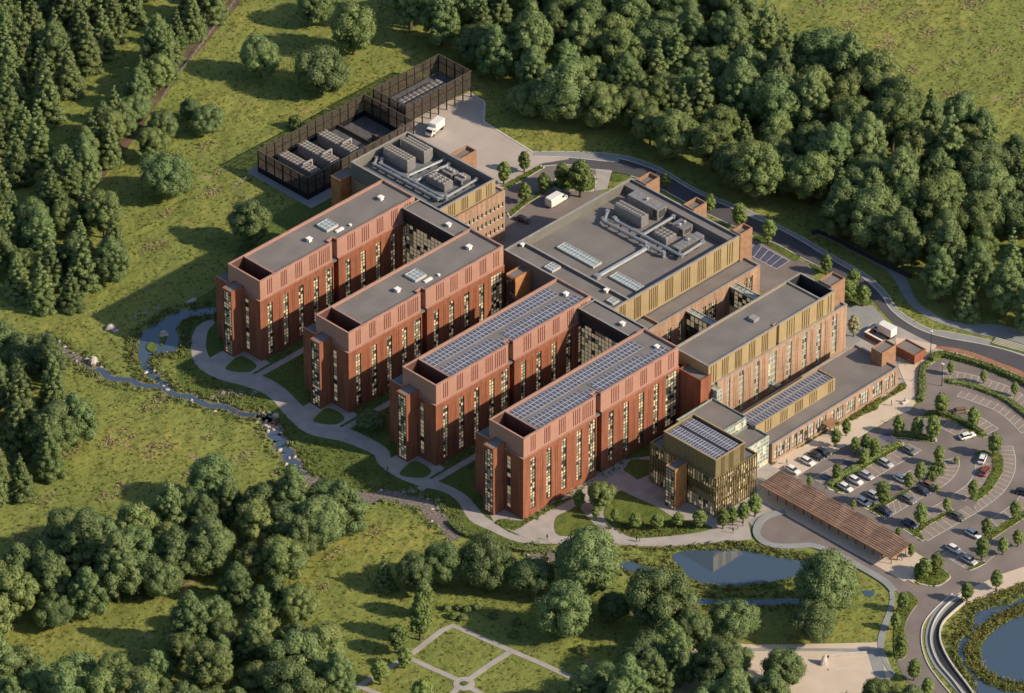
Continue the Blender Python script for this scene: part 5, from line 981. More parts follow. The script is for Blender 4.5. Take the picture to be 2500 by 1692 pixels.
for i, (k_, x, y, c, lb) in enumerate(PPL):
    p = G(k_, x, y, .1); o = pp if i == 0 else pp.copy()
    if i: COL.objects.link(o)
    o.location = (p[0], p[1], .13); o.rotation_euler = (0, 0, rnd.uniform(0, 6.3)); setp(o, lb, 'person', 'people on foot'); o.material_slots[0].link = 'OBJECT'; o.material_slots[0].material = M[c]
    h = MB()
    h.loft([[(.09*r_*math.cos(a), -.01+.10*r_*math.sin(a), z_) for a in np.linspace(0, 6.283, 9)[:-1]] for z_, r_ in ((1.66, 1.12), (1.72, 1.15), (1.77, .9), (1.80, .4))]); 
    if i == 0: hair = h.build('hair', hairm, o)
    else: hh = hair.copy(); COL.objects.link(hh); hh.parent = o
# street lamps
def lamp(label, x, y, h=7.0, first_=[None]):
    if first_[0] is None:
        t = thing('street_lamp', label, 'street lamp', (x, y, 0), group='lamp posts'); m = MB(); m.tube((0, 0, 0), (0, 0, 7.0), .1, .06, 8); m.tube((0, 0, 0), (0, 0, .9), .14, .12, 8); m.build('post', M['black'], t)
        m = MB(); m.box(-.2, .2, -.45, .35, 6.95, 7.1); m.build('lamp_head', M['white'], t); first_[0] = t
    else: t = copy_tree(first_[0]); t.location = (x, y, 0); t['label'] = label
    return t
for k_, x, y, lb in [('H', 1262, 480, 'tall lamp post by the ring road beside the small brick store'), ('c1', 1155, 715, 'dark lamp post at the top end of the outer hedge arc'), ('C', 2290, 1490, 'lamp post at the corner of the car park hedge') ][:2]:
    p = G(k_, x, y, 0); lamp(lb, p[0], p[1])
# bike racks beside the store
p = G('H', 1215, 520, 0)
for j in range(5):
    if j == 0:
        b0 = MB(); b0.tube((0, -.4, 0), (0, -.4, .8), .04); b0.tube((0, .4, 0), (0, .4, .8), .04); b0.tube((0, -.4, .8), (0, .4, .8), .04); b0 = b0.build('bicycle_stand', M['black']); b0.location = (p[0], p[1], .1); setp(b0, 'black hoop bicycle stand nearest the small brick store', 'bicycle stand', 'bicycle stands')
    else: b1 = b0.copy(); COL.objects.link(b1); b1['label'] = 'black hoop bicycle stand, %s out from the small brick store' % ['', 'second', 'third', 'fourth', 'fifth'][j]; b1.location = (p[0]+j*.9, p[1]-.2, .1)
# sculpture / boulders / benches
def rock(label, x, y, s, h=1.0, group=None, seed=0):
    r = np.random.default_rng(seed); th = np.linspace(0, 2*np.pi, 11)[:-1]; m = MB()
    m.loft([[(x+s*k_*math.cos(a)*(1+.25*r.normal()*.5), y+s*.75*k_*math.sin(a)*(1+.2*r.normal()*.5), z_*h*s) for a in th] for z_, k_ in ((-.1, 1), (.3, .98), (.7, .72), (.95, .3))])
    o = m.build('boulder', M['rock']); return setp(o, label, 'boulder', group)
p = G('O', 212, 825); rock('big pale standing boulder at the left bank of the stream', p[0], p[1], 1.5, 1.5, 'boulders by the water', 3)
for j, (x, y) in enumerate([(428, 688), (438, 684), (250, 745), (262, 752), (625, 945), (372, 760)]): p = G('O', x, y); rock(['grey boulder at the top left of the stream pond', 'pale boulder at the top of the stream pond', 'pale rock on the far left bank of the stream pond', 'small rock beside the far left bank of the pond', 'pale upright rock where the stream turns by the path', 'rock on the islet in the stream pond'][j], p[0], p[1], .9+.3*(j % 3), .8, 'boulders by the water', 10+j)
p = G('c6', 575, 790); m = MB(); m.loft([[(p[0]+s_*math.cos(a)+lx, p[1]+s_*.7*math.sin(a), z_) for a in np.linspace(0, 6.283, 11)[:-1]] for z_, s_, lx in ((0, 1.3, 0), (.8, 1.1, .1), (1.8, .7, .2), (2.6, .25, .5))]); setp(m.build('sculpture', M['rock']), 'grey curved stone sculpture on the pale plaza at the bottom', 'sculpture')
p0_, p1_ = G('c6', 620, 735), G('c6', 950, 705); m = MB(); m.prism(ribbon([p0_, p1_], .5), .06, .8); setp(m.build('plaza_wall', M['kerb']), 'pale low wall across the plaza at the bottom', 'wall')
p0_, p1_ = G('c6', 620, 845), G('c6', 950, 815); m = MB(); m.prism(ribbon([p0_, p1_], .3), .06, .35); setp(m.build('plaza_bench', M['kerb']), 'long thin stone bench on the plaza at the bottom', 'bench')
for k_, x, y, lb in [('c1', 640, 950, 'pale stone seat by the curved kerb at the entrance paving'), ('c4', 2110, 520, 'low seat at the edge of the entrance paving')][:1]:
    p = G(k_, x, y); m = MB(); m.box(p[0]-1.2, p[0]+1.2, p[1]-.35, p[1]+.35, .15, .6); m.box(p[0]-.15, p[0]+.15, p[1]-.2, p[1]+.2, .6, 1.6); setp(m.build('stone_seat', M['kerb']), lb, 'seat')
# wire fences
def fence(label, pts, n, h=1.2):
    P = resample(pts, n); t = thing('wire_fence', label, 'fence', (P[0][0], P[0][1], 0)); m = MB()
    for q in P: m.tube((q[0], q[1], 0), (q[0], q[1], h), .06, .06, 5)
    m.build('posts', M['rock'], t, world=True); m = MB()
    for z in (.5, .85, 1.15): m.prism(ribbon(P, .04), z, z+.04)
    m.build('wires', M['cope'], t, world=True)
fence('thin post and wire fence along the dirt track at the top left', GP('a1', (1610, 20), (1470, 200), (1320, 400), (1210, 540), (1110, 690)), 22)
fence('short fence in the grass beside the enclosure slab', GP('a1', (1690, 1235), (1580, 1300), (1720, 1385)), 9, .9)
# retaining wall along the wood
rwp = GP('C', (1250, 170), (1290, 155), (1400, 205), (1600, 310), (1800, 410), (1990, 500), (2050, 520)); m = MB(); m.prism(ribbon(resample(rwp, 16), .5), 0, 1.1); setp(m.build('retaining_wall', M['dmetal']), 'long dark retaining wall between the ring road verge and the wood', 'wall'); EXCL.append(ribbon(rwp, 2))

r_ = random.Random(5); s0_ = None
for si_, (P_, wd_, _m) in enumerate(ST):
    lb_ = 'small pale stone by '+['the gravel brook at the far left', 'the stream below the stream pond', 'the channel above the bottom left wood', 'the outlet of the stream pond', 'the short gravel bend in the stream', 'the gravel brook below the winding path', 'the gravel bed between the big round trees'][si_]
    for q in P_[3::7]:
        for sg in (-1, 1):
            if r_.random() < .6: continue
            x, y = q[0]+sg*(wd_*.6+r_.random()), q[1]+sg*(wd_*.5+r_.random()*.6)
            if s0_ is None: s0_ = rock('small pale stone on the bank of the stream', 0, 0, .5, .8, 'stones along the stream', 77); o = s0_; o.name = 'bank_stone'
            else: o = s0_.copy(); COL.objects.link(o)
            setp(o, lb_, 'stone', lb_.replace('stone', 'stones')); o.location = (x, y, 0); k2 = r_.uniform(.7, 1.7); o.scale = (k2, k2*.8, k2*.8); o.rotation_euler = (0, 0, r_.uniform(0, 6))
# ================================================================== FOLIAGE
def icos():
    f = (1+5**.5)/2; V = np.array([(-1, f, 0), (1, f, 0), (-1, -f, 0), (1, -f, 0), (0, -1, f), (0, 1, f), (0, -1, -f), (0, 1, -f), (f, 0, -1), (f, 0, 1), (-f, 0, -1), (-f, 0, 1)], float); V /= np.linalg.norm(V[0])
    F = np.array([(0, 11, 5), (0, 5, 1), (0, 1, 7), (0, 7, 10), (0, 10, 11), (1, 5, 9), (5, 11, 4), (11, 10, 2), (10, 7, 6), (7, 1, 8), (3, 9, 4), (3, 4, 2), (3, 2, 6), (3, 6, 8), (3, 8, 9), (4, 9, 5), (2, 4, 11), (6, 2, 10), (8, 6, 7), (9, 8, 1)])
    return V, F
IV, IF = icos()
def unitv(r, n): v = r.normal(size=(n, 3)); return v/np.linalg.norm(v, axis=1)[:, None]
def leafquads(r, P, Nn, s, jit=.38):
    n = len(P); N = Nn+unitv(r, n)*jit; N /= np.linalg.norm(N, axis=1)[:, None]
    t = np.cross(N, unitv(r, n)); t /= np.linalg.norm(t, axis=1)[:, None]+1e-9; b = np.cross(N, t); sz = s*r.uniform(.6, 1.25, n)[:, None]
    V = np.stack([P-t*sz*.5, P-b*sz*.42+N*sz*.08, P+t*sz*.5, P+b*sz*.42+N*sz*.08], 1).reshape(-1, 3)
    i = np.arange(n)[:, None]*4; F = np.concatenate([i+[0, 1, 2], i+[0, 2, 3]])
    return V, F
def cloud(r, C_, Rd, dens, s, core=.9, up=.0, squash=.85):
    Vs, Fs, off = [], [], 0
    for c, rad in zip(C_, Rd):
        n = max(8, int(dens*rad*rad*12.6)); d = unitv(r, n); d[:, 2] = np.where(d[:, 2] < -.45, -d[:, 2], d[:, 2])
        rr = rad*(1+.09*r.normal(size=n))[:, None]; P = c+d*rr*np.array([1, 1, squash]); V, F = leafquads(r, P, d+[0, 0, up], s); Vs.append(V); Fs.append(F+off); off += len(V)
        if core: V = c+IV*rad*core*np.array([1, 1, squash])*(1+.12*r.normal(size=(12, 1))); Vs.append(V); Fs.append(IF+off); off += 12
    return np.concatenate(Vs), np.concatenate(Fs)
def fib(n, r, j=.15):
    i = np.arange(n)+.5; ph = np.arccos(1-2*i/n); th = math.pi*(1+5**.5)*i
    v = np.stack([np.cos(th)*np.sin(ph), np.sin(th)*np.sin(ph), np.cos(ph)], 1)+r.normal(size=(n, 3))*j
    return v/np.linalg.norm(v, axis=1)[:, None]
def tree_proto(name, kind, seed, H, Wd, lm, s=.5, dens=2.6):
    r = np.random.default_rng(seed); t = thing(name, 'x', 'tree', (0, 0, 0)); R0 = Wd/2
    m = MB()
    if kind == 'broad':
        zc = H*.56; a = H*.44; n = 62; d = fib(n, r); bump = 1+.16*np.sin(d[:, 0]*3+seed)*np.cos(d[:, 1]*3.3+seed*2)
        C_ = d*np.array([R0*.74, R0*.74, a*.74])*bump[:, None]; C_[:, 2] += zc; C_[:, 2] = np.maximum(C_[:, 2], H*.2)
        Rd = R0*np.where(r.random(n) < .35, r.uniform(.30, .42, n), r.uniform(.15, .28, n)); k_ = C_[:, 2] > H*.16; C_, Rd = C_[k_], Rd[k_]
        C_ = np.concatenate([C_, [[0, 0, zc], [0, 0, zc*.75]]]); Rd = np.r_[Rd, R0*.55, R0*.5]
    elif kind == 'egg':
        n = 64; C_, Rd = [], []
        for i in range(n):
            q = (i+.5)/n; z = H*(.2+.76*q); prof = math.sin(math.pi*min(1, .18+.86*q**.9))**.7; rad = R0*.8*prof*(1-.25*q)*r.uniform(.82, 1.1); a_ = i*2.4+r.normal()*.3; C_.append((rad*math.cos(a_), rad*math.sin(a_), z)); Rd.append(R0*(r.uniform(.26, .38) if r.random() < .4 else r.uniform(.16, .25))*(1-.25*q))
        for z_, k2 in ((.35, .55), (.55, .55), (.72, .42)): C_.append((0, 0, H*z_)); Rd.append(R0*k2)
        C_, Rd = np.array(C_), np.array(Rd)
    elif kind == 'pine':
        C_, Rd = [], []
        nl = 15
        for i in range(nl):
            q = i/(nl-1); z = H*(.10+.88*q); rad = R0*(1-q)**.9*.86; nn = max(1, int(10*(1-q)+1)); a0 = r.uniform(0, 6.3)
            for j in range(nn): aa = a0+6.283*j/nn+r.normal()*.2; k2 = rad*r.uniform(.65, 1.05); C_.append((k2*math.cos(aa), k2*math.sin(aa), z+r.normal()*.2-.28*k2)); Rd.append(R0*(.11+.21*(1-q))*r.uniform(.8, 1.2))
            C_.append((0, 0, z)); Rd.append(max(.3, rad*.5))
        C_, Rd = np.array(C_), np.array(Rd)
    elif kind == 'oval':
        zc = H*.58; a = H*.42; n = 26; d = fib(n, r); C_ = d*np.array([R0*.62, R0*.62, a*.78]); C_[:, 0:2] *= (1-.28*np.clip(d[:, 2:3], 0, 1)); C_[:, 2] += zc; Rd = R0*r.uniform(.30, .46, n)
        C_ = np.concatenate([C_, [[0, 0, zc], [0, 0, zc*.75], [0, 0, zc*1.25]]]); Rd = np.r_[Rd, R0*.6, R0*.5, R0*.5]
    elif kind == 'shrub':
        n = 12; d = fib(n, r); d[:, 2] = abs(d[:, 2]); C_ = d*np.array([R0*.6, R0*.6, H*.55]); C_[:, 2] += H*.1; Rd = R0*r.uniform(.35, .5, n)
    V, F = cloud(r, C_, Rd, dens, s, squash=.9 if kind != 'pine' else .62)
    mesh_np('crown', V, F, lm, parent=t)
    tr = H*.018+.05
    m.tube((0, 0, -.1), (.1, 0, H*.35), tr*1.3, tr, 8); m.tube((.1, 0, H*.35), (0, .1, H*.75), tr, tr*.35, 7)
    for j in range(5):
        aa = j*1.26+seed; z = H*(.24+.07*j); m.tube((.05, 0, z), (R0*.6*math.cos(aa), R0*.6*math.sin(aa), z+H*.16), tr*.55, tr*.15, 5)
    m.build('trunk', M['bark'], t)
    return t
PR = {}
def reg(key, n, *a, **k_): PR[key] = [tree_proto(*a[:2], seed=10*hash_(key)+i, **{**k_, 'H': k_['H']*(1+.08*(i-n/2)), 'Wd': k_['Wd']*(1+.06*((i*7) % 3-1))}) for i in range(n)]
def hash_(s_): return sum(ord(c) for c in s_) % 97
reg('B', 6, 'broadleaf_tree', 'broad', H=14.0, Wd=13.0, lm=M['leafA'], s=.46, dens=4.4)
reg('E', 6, 'broadleaf_tree', 'egg', H=17.5, Wd=11.5, lm=M['leafA'], s=.46, dens=4.4)
reg('O', 4, 'broadleaf_tree', 'broad', H=15.0, Wd=11.5, lm=M['leafB'], s=.46, dens=4.4)
reg('P', 5, 'pine_tree', 'pine', H=19.0, Wd=9.5, lm=M['leafC'], s=.42, dens=4.6)
reg('Y', 3, 'young_tree', 'oval', H=6.4, Wd=3.5, lm=M['leafY'], s=.34, dens=8)
reg('S', 3, 'round_shrub', 'shrub', H=2.0, Wd=2.6, lm=M['leafB'], s=.30, dens=9)
reg('W', 1, 'flowering_tree', 'oval', H=8.5, Wd=4.6, lm=M['leafP'], s=.36, dens=7)
BASE = dict(E=(17.5, 11.5), B=(14., 13.), O=(15., 11.5), P=(19., 9.5), Y=(6.4, 3.5), S=(2., 2.6), W=(8.5, 4.6))
usedp = {}
NT = [0]
def plant(key, x, y, label, group, wd=None, hs=1.0, cat=None):
    i = rnd.randrange(len(PR[key])); k_ = (key, i)
    if k_ not in usedp: o = PR[key][i]; usedp[k_] = 1
    else: o = copy_tree(PR[key][i])
    s_ = (wd/BASE[key][1]) if wd else 1.0
    o.location = (x, y, 0); o.rotation_euler = (0, 0, rnd.uniform(0, 6.283)); o.scale = (s_, s_, s_*hs)
    setp(o, label, cat or ('shrub' if key == 'S' else 'tree'), group); NT[0] += 1; return o
PXM = FL/DIST
def crown(key, k_, x, y, wpx, label, group, hs=1.0):
    """place a tree from the surveyed centre and width of its crown"""
    wd = wpx/K[k_][2]/PXM*(1.12 if key == 'Y' else .90); zc = BASE[key][0]*wd/BASE[key][1]*hs*.56; p = G(k_, x, y, zc); return plant(key, p[0], p[1], label, group, wd, hs), p, wd
TR = []
def C1(*a, **k_): o, p, wd = crown(*a, **k_); TR.append((p[0], p[1], wd*.42)); return o
g_ = 'single trees in the meadow'
for a in [('B', 'S', 635, 140, 115, 'rounded tree at the top of the meadow, left of the large rounded one'), ('B', 'S', 785, 160, 158, 'large rounded tree in the meadow behind the large black enclosure'), ('O', 'S', 862, 55, 150, 'tall tree at the top edge beyond the raised black enclosure'), ('B', 'S', 768, 15, 110, 'tree cut by the top edge, left of the tall tree by the raised enclosure'),
          ('B', 'S', 505, 285, 96, 'medium tree standing in the meadow between the dirt track and the black enclosure'), ('B', 'S', 398, 298, 84, 'smaller dark tree beside the dirt track at the meadow edge'), ('B', 'S', 405, 418, 146, 'big round tree with a bare trunk in the meadow left of the enclosure'), ('O', 'S', 372, 350, 84, 'tree just behind the big round meadow tree'), ('B', 'S', 610, 552, 112, 'bushy tree in the shade left of the far left brick wing'), ('B', 'S', 462, 268, 60, 'small tree half hidden left of the medium meadow tree'),
          ('B', 'S', 1190, 1362, 142, 'big round tree right below the winding path, in front of the nearest brick wing'), ('B', 'S', 1078, 1378, 104, 'tree to the left of the big round tree below the winding path'), ('B', 'S', 1015, 1402, 96, 'dark tree second from the left in the belt below the stream'), ('P', 'S', 938, 1385, 58, 'slim conifer at the left end of the tree belt below the stream'), ('B', 'S', 1436, 1372, 168, 'largest round tree below the forecourt, next to the small pool'), ('B', 'S', 1300, 1405, 104, 'olive tree between the two biggest round trees below the path'), ('B', 'S', 1380, 1488, 150, 'large lumpy tree above the right corner of the garden paths'),
          ('B', 'S', 1500, 1475, 84, 'dark tree in the gap left of the pond side round tree'), ('B', 'S', 1605, 1470, 160, 'large round tree at the left end of the big pond'), ('B', 'S', 1790, 1500, 130, 'round tree on the bank below the big pond'), ('B', 'S', 2015, 1428, 160, 'large round tree at the right end of the big pond'), ('B', 'S', 1988, 1512, 112, 'round tree in front of the large tree at the right end of the pond'), ('O', 'c5', 455, 305, 265, 'bushy tree at the corner of the forecourt beside the nearest brick wing')]:
    C1(*a, g_)
for a in [('Y', 'S', 1025, 1500, 58, 'upright young tree above the left corner of the garden paths', 1.1), ('Y', 'S', 1035, 1460, 48, 'upper of the two upright trees above the garden paths', 1.0), ('Y', 'S', 973, 1556, 50, 'small round tree on the left garden path', .8), ('Y', 'S', 988, 1603, 36, 'little tree on the lower left garden path', .8), ('Y', 'S', 928, 1640, 40, 'little tree near the bottom left end of the garden path', .8), ('Y', 'S', 832, 1640, 50, 'round young tree at the right foot of the bottom left wood', .8),
          ('Y', 'S', 1030, 1690, 50, 'young tree cut by the bottom edge below the garden paths', .8)]: C1(a[0], a[1], a[2], a[3], a[4], a[5], 'young trees by the garden paths', a[6])
for j, (x, y) in enumerate([(1090, 1480), (1108, 1500), (1120, 1478), (1140, 1484), (1165, 1478), (1130, 1505), (1205, 1500), (1255, 1545), (1262, 1515)]): C1('S', 'S', x, y, 26, 'small round bush in the shade above the garden paths, %s from the left' % ['first', 'second', 'third', 'fourth', 'sixth', 'fifth', 'seventh', 'eighth', 'ninth'][j], 'bushes in the shade above the garden', 1.0)
C1('S', 'S', 1420, 1582, 30, 'single round bush in the grass right of the garden paths', None)
C1('S', 'S', 722, 292, 50, 'dark bush against the left side of the large black enclosure', None, 1.3)
# young trees
for x, y, w_, lb in [(1694, 1541, 100, 'round tree just above the left end of the plaza wall'), (1788, 1600, 105, 'tree on the plaza edge, right of the tree above the plaza wall'), (1580, 1602, 125, 'broad tree at the left end of the bottom wood, right of the garden path'), (1486, 1662, 105, 'tree at the bottom edge touching the right garden path'), (1911, 1631, 112, 'tree standing in the plaza, left of the small bottom group'), (1630, 1540, 80, 'small tree between the pond side trees and the plaza')]: C1('B', 'S', x, y, w_, lb, 'trees by the plaza')
C1('B', 'S', 905, 1022, 70, 'dark bush beside the spur path in front of the second solar wing', None, .7)
g_ = 'young trees around the buildings'
YT = [('c1', 1290, 440, 112, 'slim tree at the top of the outer bays, nearest the brick store'), ('c1', 1755, 565, 108, 'slim tree in the middle of the outer hedge bays'), ('c1', 2195, 740, 112, 'slim tree at the right end of the outer hedge bays'), ('c1', 1155, 950, 200, 'round young tree at the upper end of the small arc island, below the entrance bend'), ('c1', 1610, 1130, 200, 'round young tree in the middle of the small arc island, beside the brown car'),
      ('c1', 550, 1235, 175, 'young tree at the left end of the upper island, nearest the entrance paving'), ('c1', 810, 1260, 190, 'middle tree of the three on the upper island'), ('c1', 1040, 1295, 200, 'right hand tree of the three on the upper island'), ('c1', 1910, 1520, 200, 'young tree at the top of the kerbed arc, above the sideways white car'), ('c2', 1125, 110, 150, 'young tree at the top of the leafy middle island'), ('c2', 850, 355, 148, 'young tree on the left side of the leafy middle island'),
      ('c2', 690, 465, 150, 'young tree beside the white car above the third parking row'), ('c2', 330, 665, 200, 'round young tree between the pale blue car and the dark blue car'), ('c2', 1605, 605, 138, 'young tree at the bottom end of the kerbed arc'), ('c2', 1235, 805, 125, 'slim tree at the far end of the fourth island'), ('c2', 865, 965, 185, 'young tree behind the navy car on the fourth island'), ('c2', 1795, 1130, 155, 'young tree behind the white car at the right hand lane'), ('c2', 2200, 880, 160, 'young tree on the right hand hedge arc near the photo edge'),
      ('c2', 1735, 1440, 185, 'left of the three trees by the exit road'), ('c2', 2030, 1385, 160, 'middle of the three trees by the exit road'), ('c2', 2245, 1270, 160, 'right of the three trees by the exit road'), ('c2', 540, 1205, 85, 'thin sapling beside the canopy, below the navy car'), ('c2', 725, 1455, 110, 'small tree at the lower end of the timber canopy'),
      ('c3', 1385, 215, 130, 'left tree of the clump of four in the car park'), ('c3', 1535, 150, 160, 'rear tree of the clump of four in the car park'), ('c3', 1665, 250, 155, 'right tree of the clump of four in the car park'), ('c3', 1510, 350, 150, 'front tree of the clump of four in the car park'), ('c3', 1125, 560, 155, 'young tree between the blue bays near the canopy'), ('c3', 735, 715, 82, 'thin sapling beside the canopy by the blue bays'), ('c3', 1355, 1050, 80, 'thin sapling beside the canopy, left of the white car'),
      ('c4', 1108, 960, 145, 'young tree left of the orange door canopy'), ('c4', 1262, 820, 130, 'young tree right of the orange door canopy'), ('F', 1310, 595, 95, 'tallest of the tree group at the car park exit'), ('F', 1248, 600, 62, 'slim tree at the left of the car park exit group'), ('F', 1395, 560, 100, 'right tree of the car park exit group'), ('F', 1135, 855, 85, 'top tree on the strip left of the road to the causeway'), ('F', 1078, 1000, 85, 'second tree down the strip left of the causeway road'), ('F', 1120, 1195, 95, 'third tree down the strip left of the causeway road'),
      ('F', 1222, 1385, 92, 'single tree in the paving left of the causeway near the bottom'), ('F', 1325, 1510, 95, 'lowest tree left of the causeway, at the bottom edge'), ('F', 1635, 775, 92, 'left tree beside the riverside walk above the lagoon'), ('F', 1865, 670, 100, 'right tree beside the riverside walk above the lagoon'),
      ('c5', 250, 335, 110, 'slim tree left of the bushy forecourt tree'), ('c5', 405, 465, 72, 'small slim tree in front of the bushy forecourt tree'), ('c5', 585, 480, 80, 'small tree under the right side of the bushy forecourt tree'), ('c5', 1610, 520, 108, 'left tree of four in front of the bronze pavilion'), ('c5', 1702, 485, 100, 'second tree of four in front of the bronze pavilion'), ('c5', 1800, 445, 125, 'third tree of four in front of the bronze pavilion'), ('c5', 1912, 385, 130, 'right tree of four in front of the bronze pavilion'),
      ('T', 1685, 1130, 100, 'upper tree on the yard side planting strip'), ('T', 1540, 1215, 100, 'lower tree on the yard side planting strip, by the gold band'), ('T', 1685, 1350, 100, 'left tree on the strip above the white van'), ('T', 1825, 1290, 95, 'right tree on the strip above the white van'), ('B', 1380, 165, 80, 'young tree beside the first rear stair tower'), ('B', 1695, 330, 85, 'young tree beside the second rear stair tower'), ('B', 1905, 420, 105, 'young tree on the road verge behind the third stair tower'), ('B', 2110, 525, 110, 'young tree on the verge above the blue bays'), ('C', 1370, 390, 105, 'young tree on the verge by the east building well')]
for k_, x, y, wp, lb in YT: C1('Y', k_, x, y, wp, lb, g_, hs=1.12 if wp/K[k_][2] < 26 else 1.0)
for k_, x, y, wp, lb in [('T', 2085, 1235, 185, 'largest tree of the round clump behind the white van'), ('T', 1955, 1225, 110, 'left tree of the round clump behind the white van'), ('T', 2035, 1260, 90, 'small front tree of the round clump behind the white van'), ('C', 1545, 615, 130, 'left bush of the three by the east tower'), ('C', 1590, 520, 110, 'rear bush of the three by the east tower'), ('C', 1665, 640, 120, 'right bush of the three by the east tower')]: C1('Y', k_, x, y, wp, lb, 'rounded trees by the courts', .95)
C1('W', 'C', 1590, 890, 130, 'pale cream flowering tree beside the far end of the gold banded building', None)
for k_, x, y, wp, lb in [('c5', 780, 545, 110, 'first round bush along the forecourt lawn, nearest the bushy tree'), ('c5', 990, 545, 120, 'second round bush along the forecourt lawn'), ('c5', 1185, 530, 110, 'third round bush along the forecourt lawn'), ('c5', 1385, 520, 135, 'round bush in front of the pavilion corner'), ('c2', 1090, 590, 80, 'small bush at the end of the third parking row'), ('c2', 1365, 190, 80, 'narrow bush at the tip of the curved bays')]: C1('Y', k_, x, y, wp, lb, 'round bushes in paving', .75)
for j, (x, y) in enumerate([(1170, 270), (1120, 300), (1070, 300), (1150, 350), (1090, 370), (1020, 380), (1040, 440), (980, 440)]): C1('S', 'c2', x, y, 120, ['topmost', 'second', 'third', 'fourth', 'fifth', 'sixth', 'seventh', 'lowest'][j]+' bush down the leafy middle island of the car park', 'bushes on the middle island', 1.1)
# ---- woods
def poisson(poly, d, tries=6000, seed=1, avoid=()):
    r = np.random.default_rng(seed); q = np.array(poly); lo, hi = q.min(0), q.max(0); P = []
    cand = r.uniform(lo, hi, (tries, 2)); cand = cand[inpoly(cand, poly)]
    for c in cand:
        if all((c[0]-a[0])**2+(c[1]-a[1])**2 > d*d for a in P) and all((c[0]-a[0])**2+(c[1]-a[1])**2 > (a[2]*.9+d*.45)**2 for a in avoid): P.append(c)
    return P
BIGEX = []
ORD = ['leftmost', 'second from left', 'third from left', 'fourth from left', 'fifth from left', 'sixth from left', 'seventh from left', 'eighth from left', 'ninth from left', 'tenth from left', 'eleventh from left', 'twelfth from left', 'thirteenth from left', 'fourteenth from left', 'fifteenth from left', 'sixteenth from left']
def pix(x, y, z=8):
    d = np.array([x, y, z])-CAM; return (d@rt)/(d@fw)*FL, -(d@upv)/(d@fw)*FL
def wood(poly, d, zone, mix, seed, s0=1.0, sv=.22):
    L_ = []
    """mix: probabilities of (round dark, olive, conifer)"""
    for c in poisson(poly, d, 9000, seed, TR):
        if any(inpoly(np.array([c]), e)[0] for e in BIGEX): continue
        q = rnd.random(); key = ('E' if rnd.random() < .65 else 'B') if q < mix[0] else ('O' if q < mix[0]+mix[1] else 'P')
        nm = {'B': 'dark green round crowned tree', 'E': 'tall egg shaped tree', 'O': 'olive green domed tree', 'P': 'pointed conifer'}[key]
        s_ = s0*rnd.uniform(1-sv, 1+sv); o = plant(key, c[0], c[1], nm, nm+'s in '+zone, BASE[key][1]*s_); TR.append((c[0], c[1], BASE[key][1]*s_*.3)); L_.append((o, key, *pix(c[0], c[1])))
    if not L_: return
    us = sorted(l[2] for l in L_); vs_ = sorted(l[3] for l in L_); bk = {}
    for o, key, u, v in L_:
        nv = 3 if len(L_) > 24 else 2; row = min(nv-1, int(nv*vs_.index(v)/len(L_))); nu = 5 if len(L_) > 50 else 3; c_ = min(nu-1, int(nu*us.index(u)/len(L_)))
        rn = (['back', 'middle', 'front'] if nv == 3 else ['back', 'front'])[row]; cn = (['far left', 'left', 'centre', 'right', 'far right'] if nu == 5 else ['left', 'centre', 'right'])[c_]
        bk.setdefault((key, rn, cn), []).append((u, o))
    for (key, rn, cn), q in bk.items():
        q.sort(key=lambda e: e[0]); nm = {'B': 'dark round tree', 'E': 'tall ovoid tree', 'O': 'olive domed tree', 'P': 'pointed conifer'}[key]
        for i_, (u, o) in enumerate(q): o['label'] = '%s%s, %s %s of %s' % (nm, (' '+ORD[min(i_, 15)]) if len(q) > 1 else '', rn, cn, zone)
BIGEX += [FS+US[::-1], B1+B2[::-1], YARD]
WR = GP('S', (955, 20), (985, 65), (1060, 105), (1150, 150), (1215, 215), (1270, 290), (1340, 325), (1420, 330), (1530, 338), (1620, 380), (1720, 430), (1800, 485), (1880, 512), (1930, 500), (2000, 540), (2080, 610), (2170, 660), (2240, 720), (2290, 780), (2400, 800), (2560, 840), (2600, 560), (2500, 470), (2380, 400), (2250, 330), (2120, 240), (2010, 190), (1900, 150), (1800, 95), (1740, 20), (1000, -40))
wood(WR, 8.8, 'the ring road wood', (.55, .27, .18), 11, 1.02)
WR2 = GP('S', (1860, 95), (1960, 150), (2060, 175), (2140, 225), (2260, 300), (2380, 350), (2500, 420), (2560, 470), (2560, 520), (2380, 420), (2200, 330), (2060, 230), (1900, 170))
wood(WR2, 8.0, 'the upper meadow wood edge', (.45, .15, .40), 12, .8)
WL2 = GP('S', (548, 0), (470, 120), (420, 180), (370, 250), (320, 310), (290, 370), (225, 455), (180, 520), (130, 560), (100, 540), (180, 440), (260, 330), (340, 240), (410, 130), (470, 30), (490, -20))
wood(WL2, 5.2, 'the dirt track tree line', (.35, .35, .3), 14, .82)
WL1 = GP('S', (0, 0), (0, 560), (30, 590), (70, 470), (130, 330), (205, 210), (290, 100), (370, -10))
wood(WL1, 7.6, 'the top left corner wood', (.12, .08, .80), 13, .95)
WL3 = GP('S', (30, 590), (140, 560), (250, 520), (300, 560), (320, 640), (250, 720), (160, 790), (70, 760), (20, 700), (-30, 640))
wood(WL3, 7.2, 'the left trees above the stream', (.2, .12, .68), 15, .85)
WL4 = GP('S', (-30, 850), (40, 850), (100, 920), (190, 990), (215, 1060), (150, 1110), (130, 1180), (60, 1215), (-30, 1230))
wood(WL4, 7.6, 'the left trees below the stream', (.3, .12, .58), 16, .9)
WB1 = GP('S', (-30, 1480), (60, 1420), (190, 1350), (290, 1330), (440, 1280), (520, 1230), (560, 1290), (520, 1400), (430, 1450), (350, 1480), (260, 1490), (170, 1530), (60, 1560), (-30, 1580))
wood(WB1, 7.4, 'the upper bottom left wood', (.68, .3, .02), 17, .92)
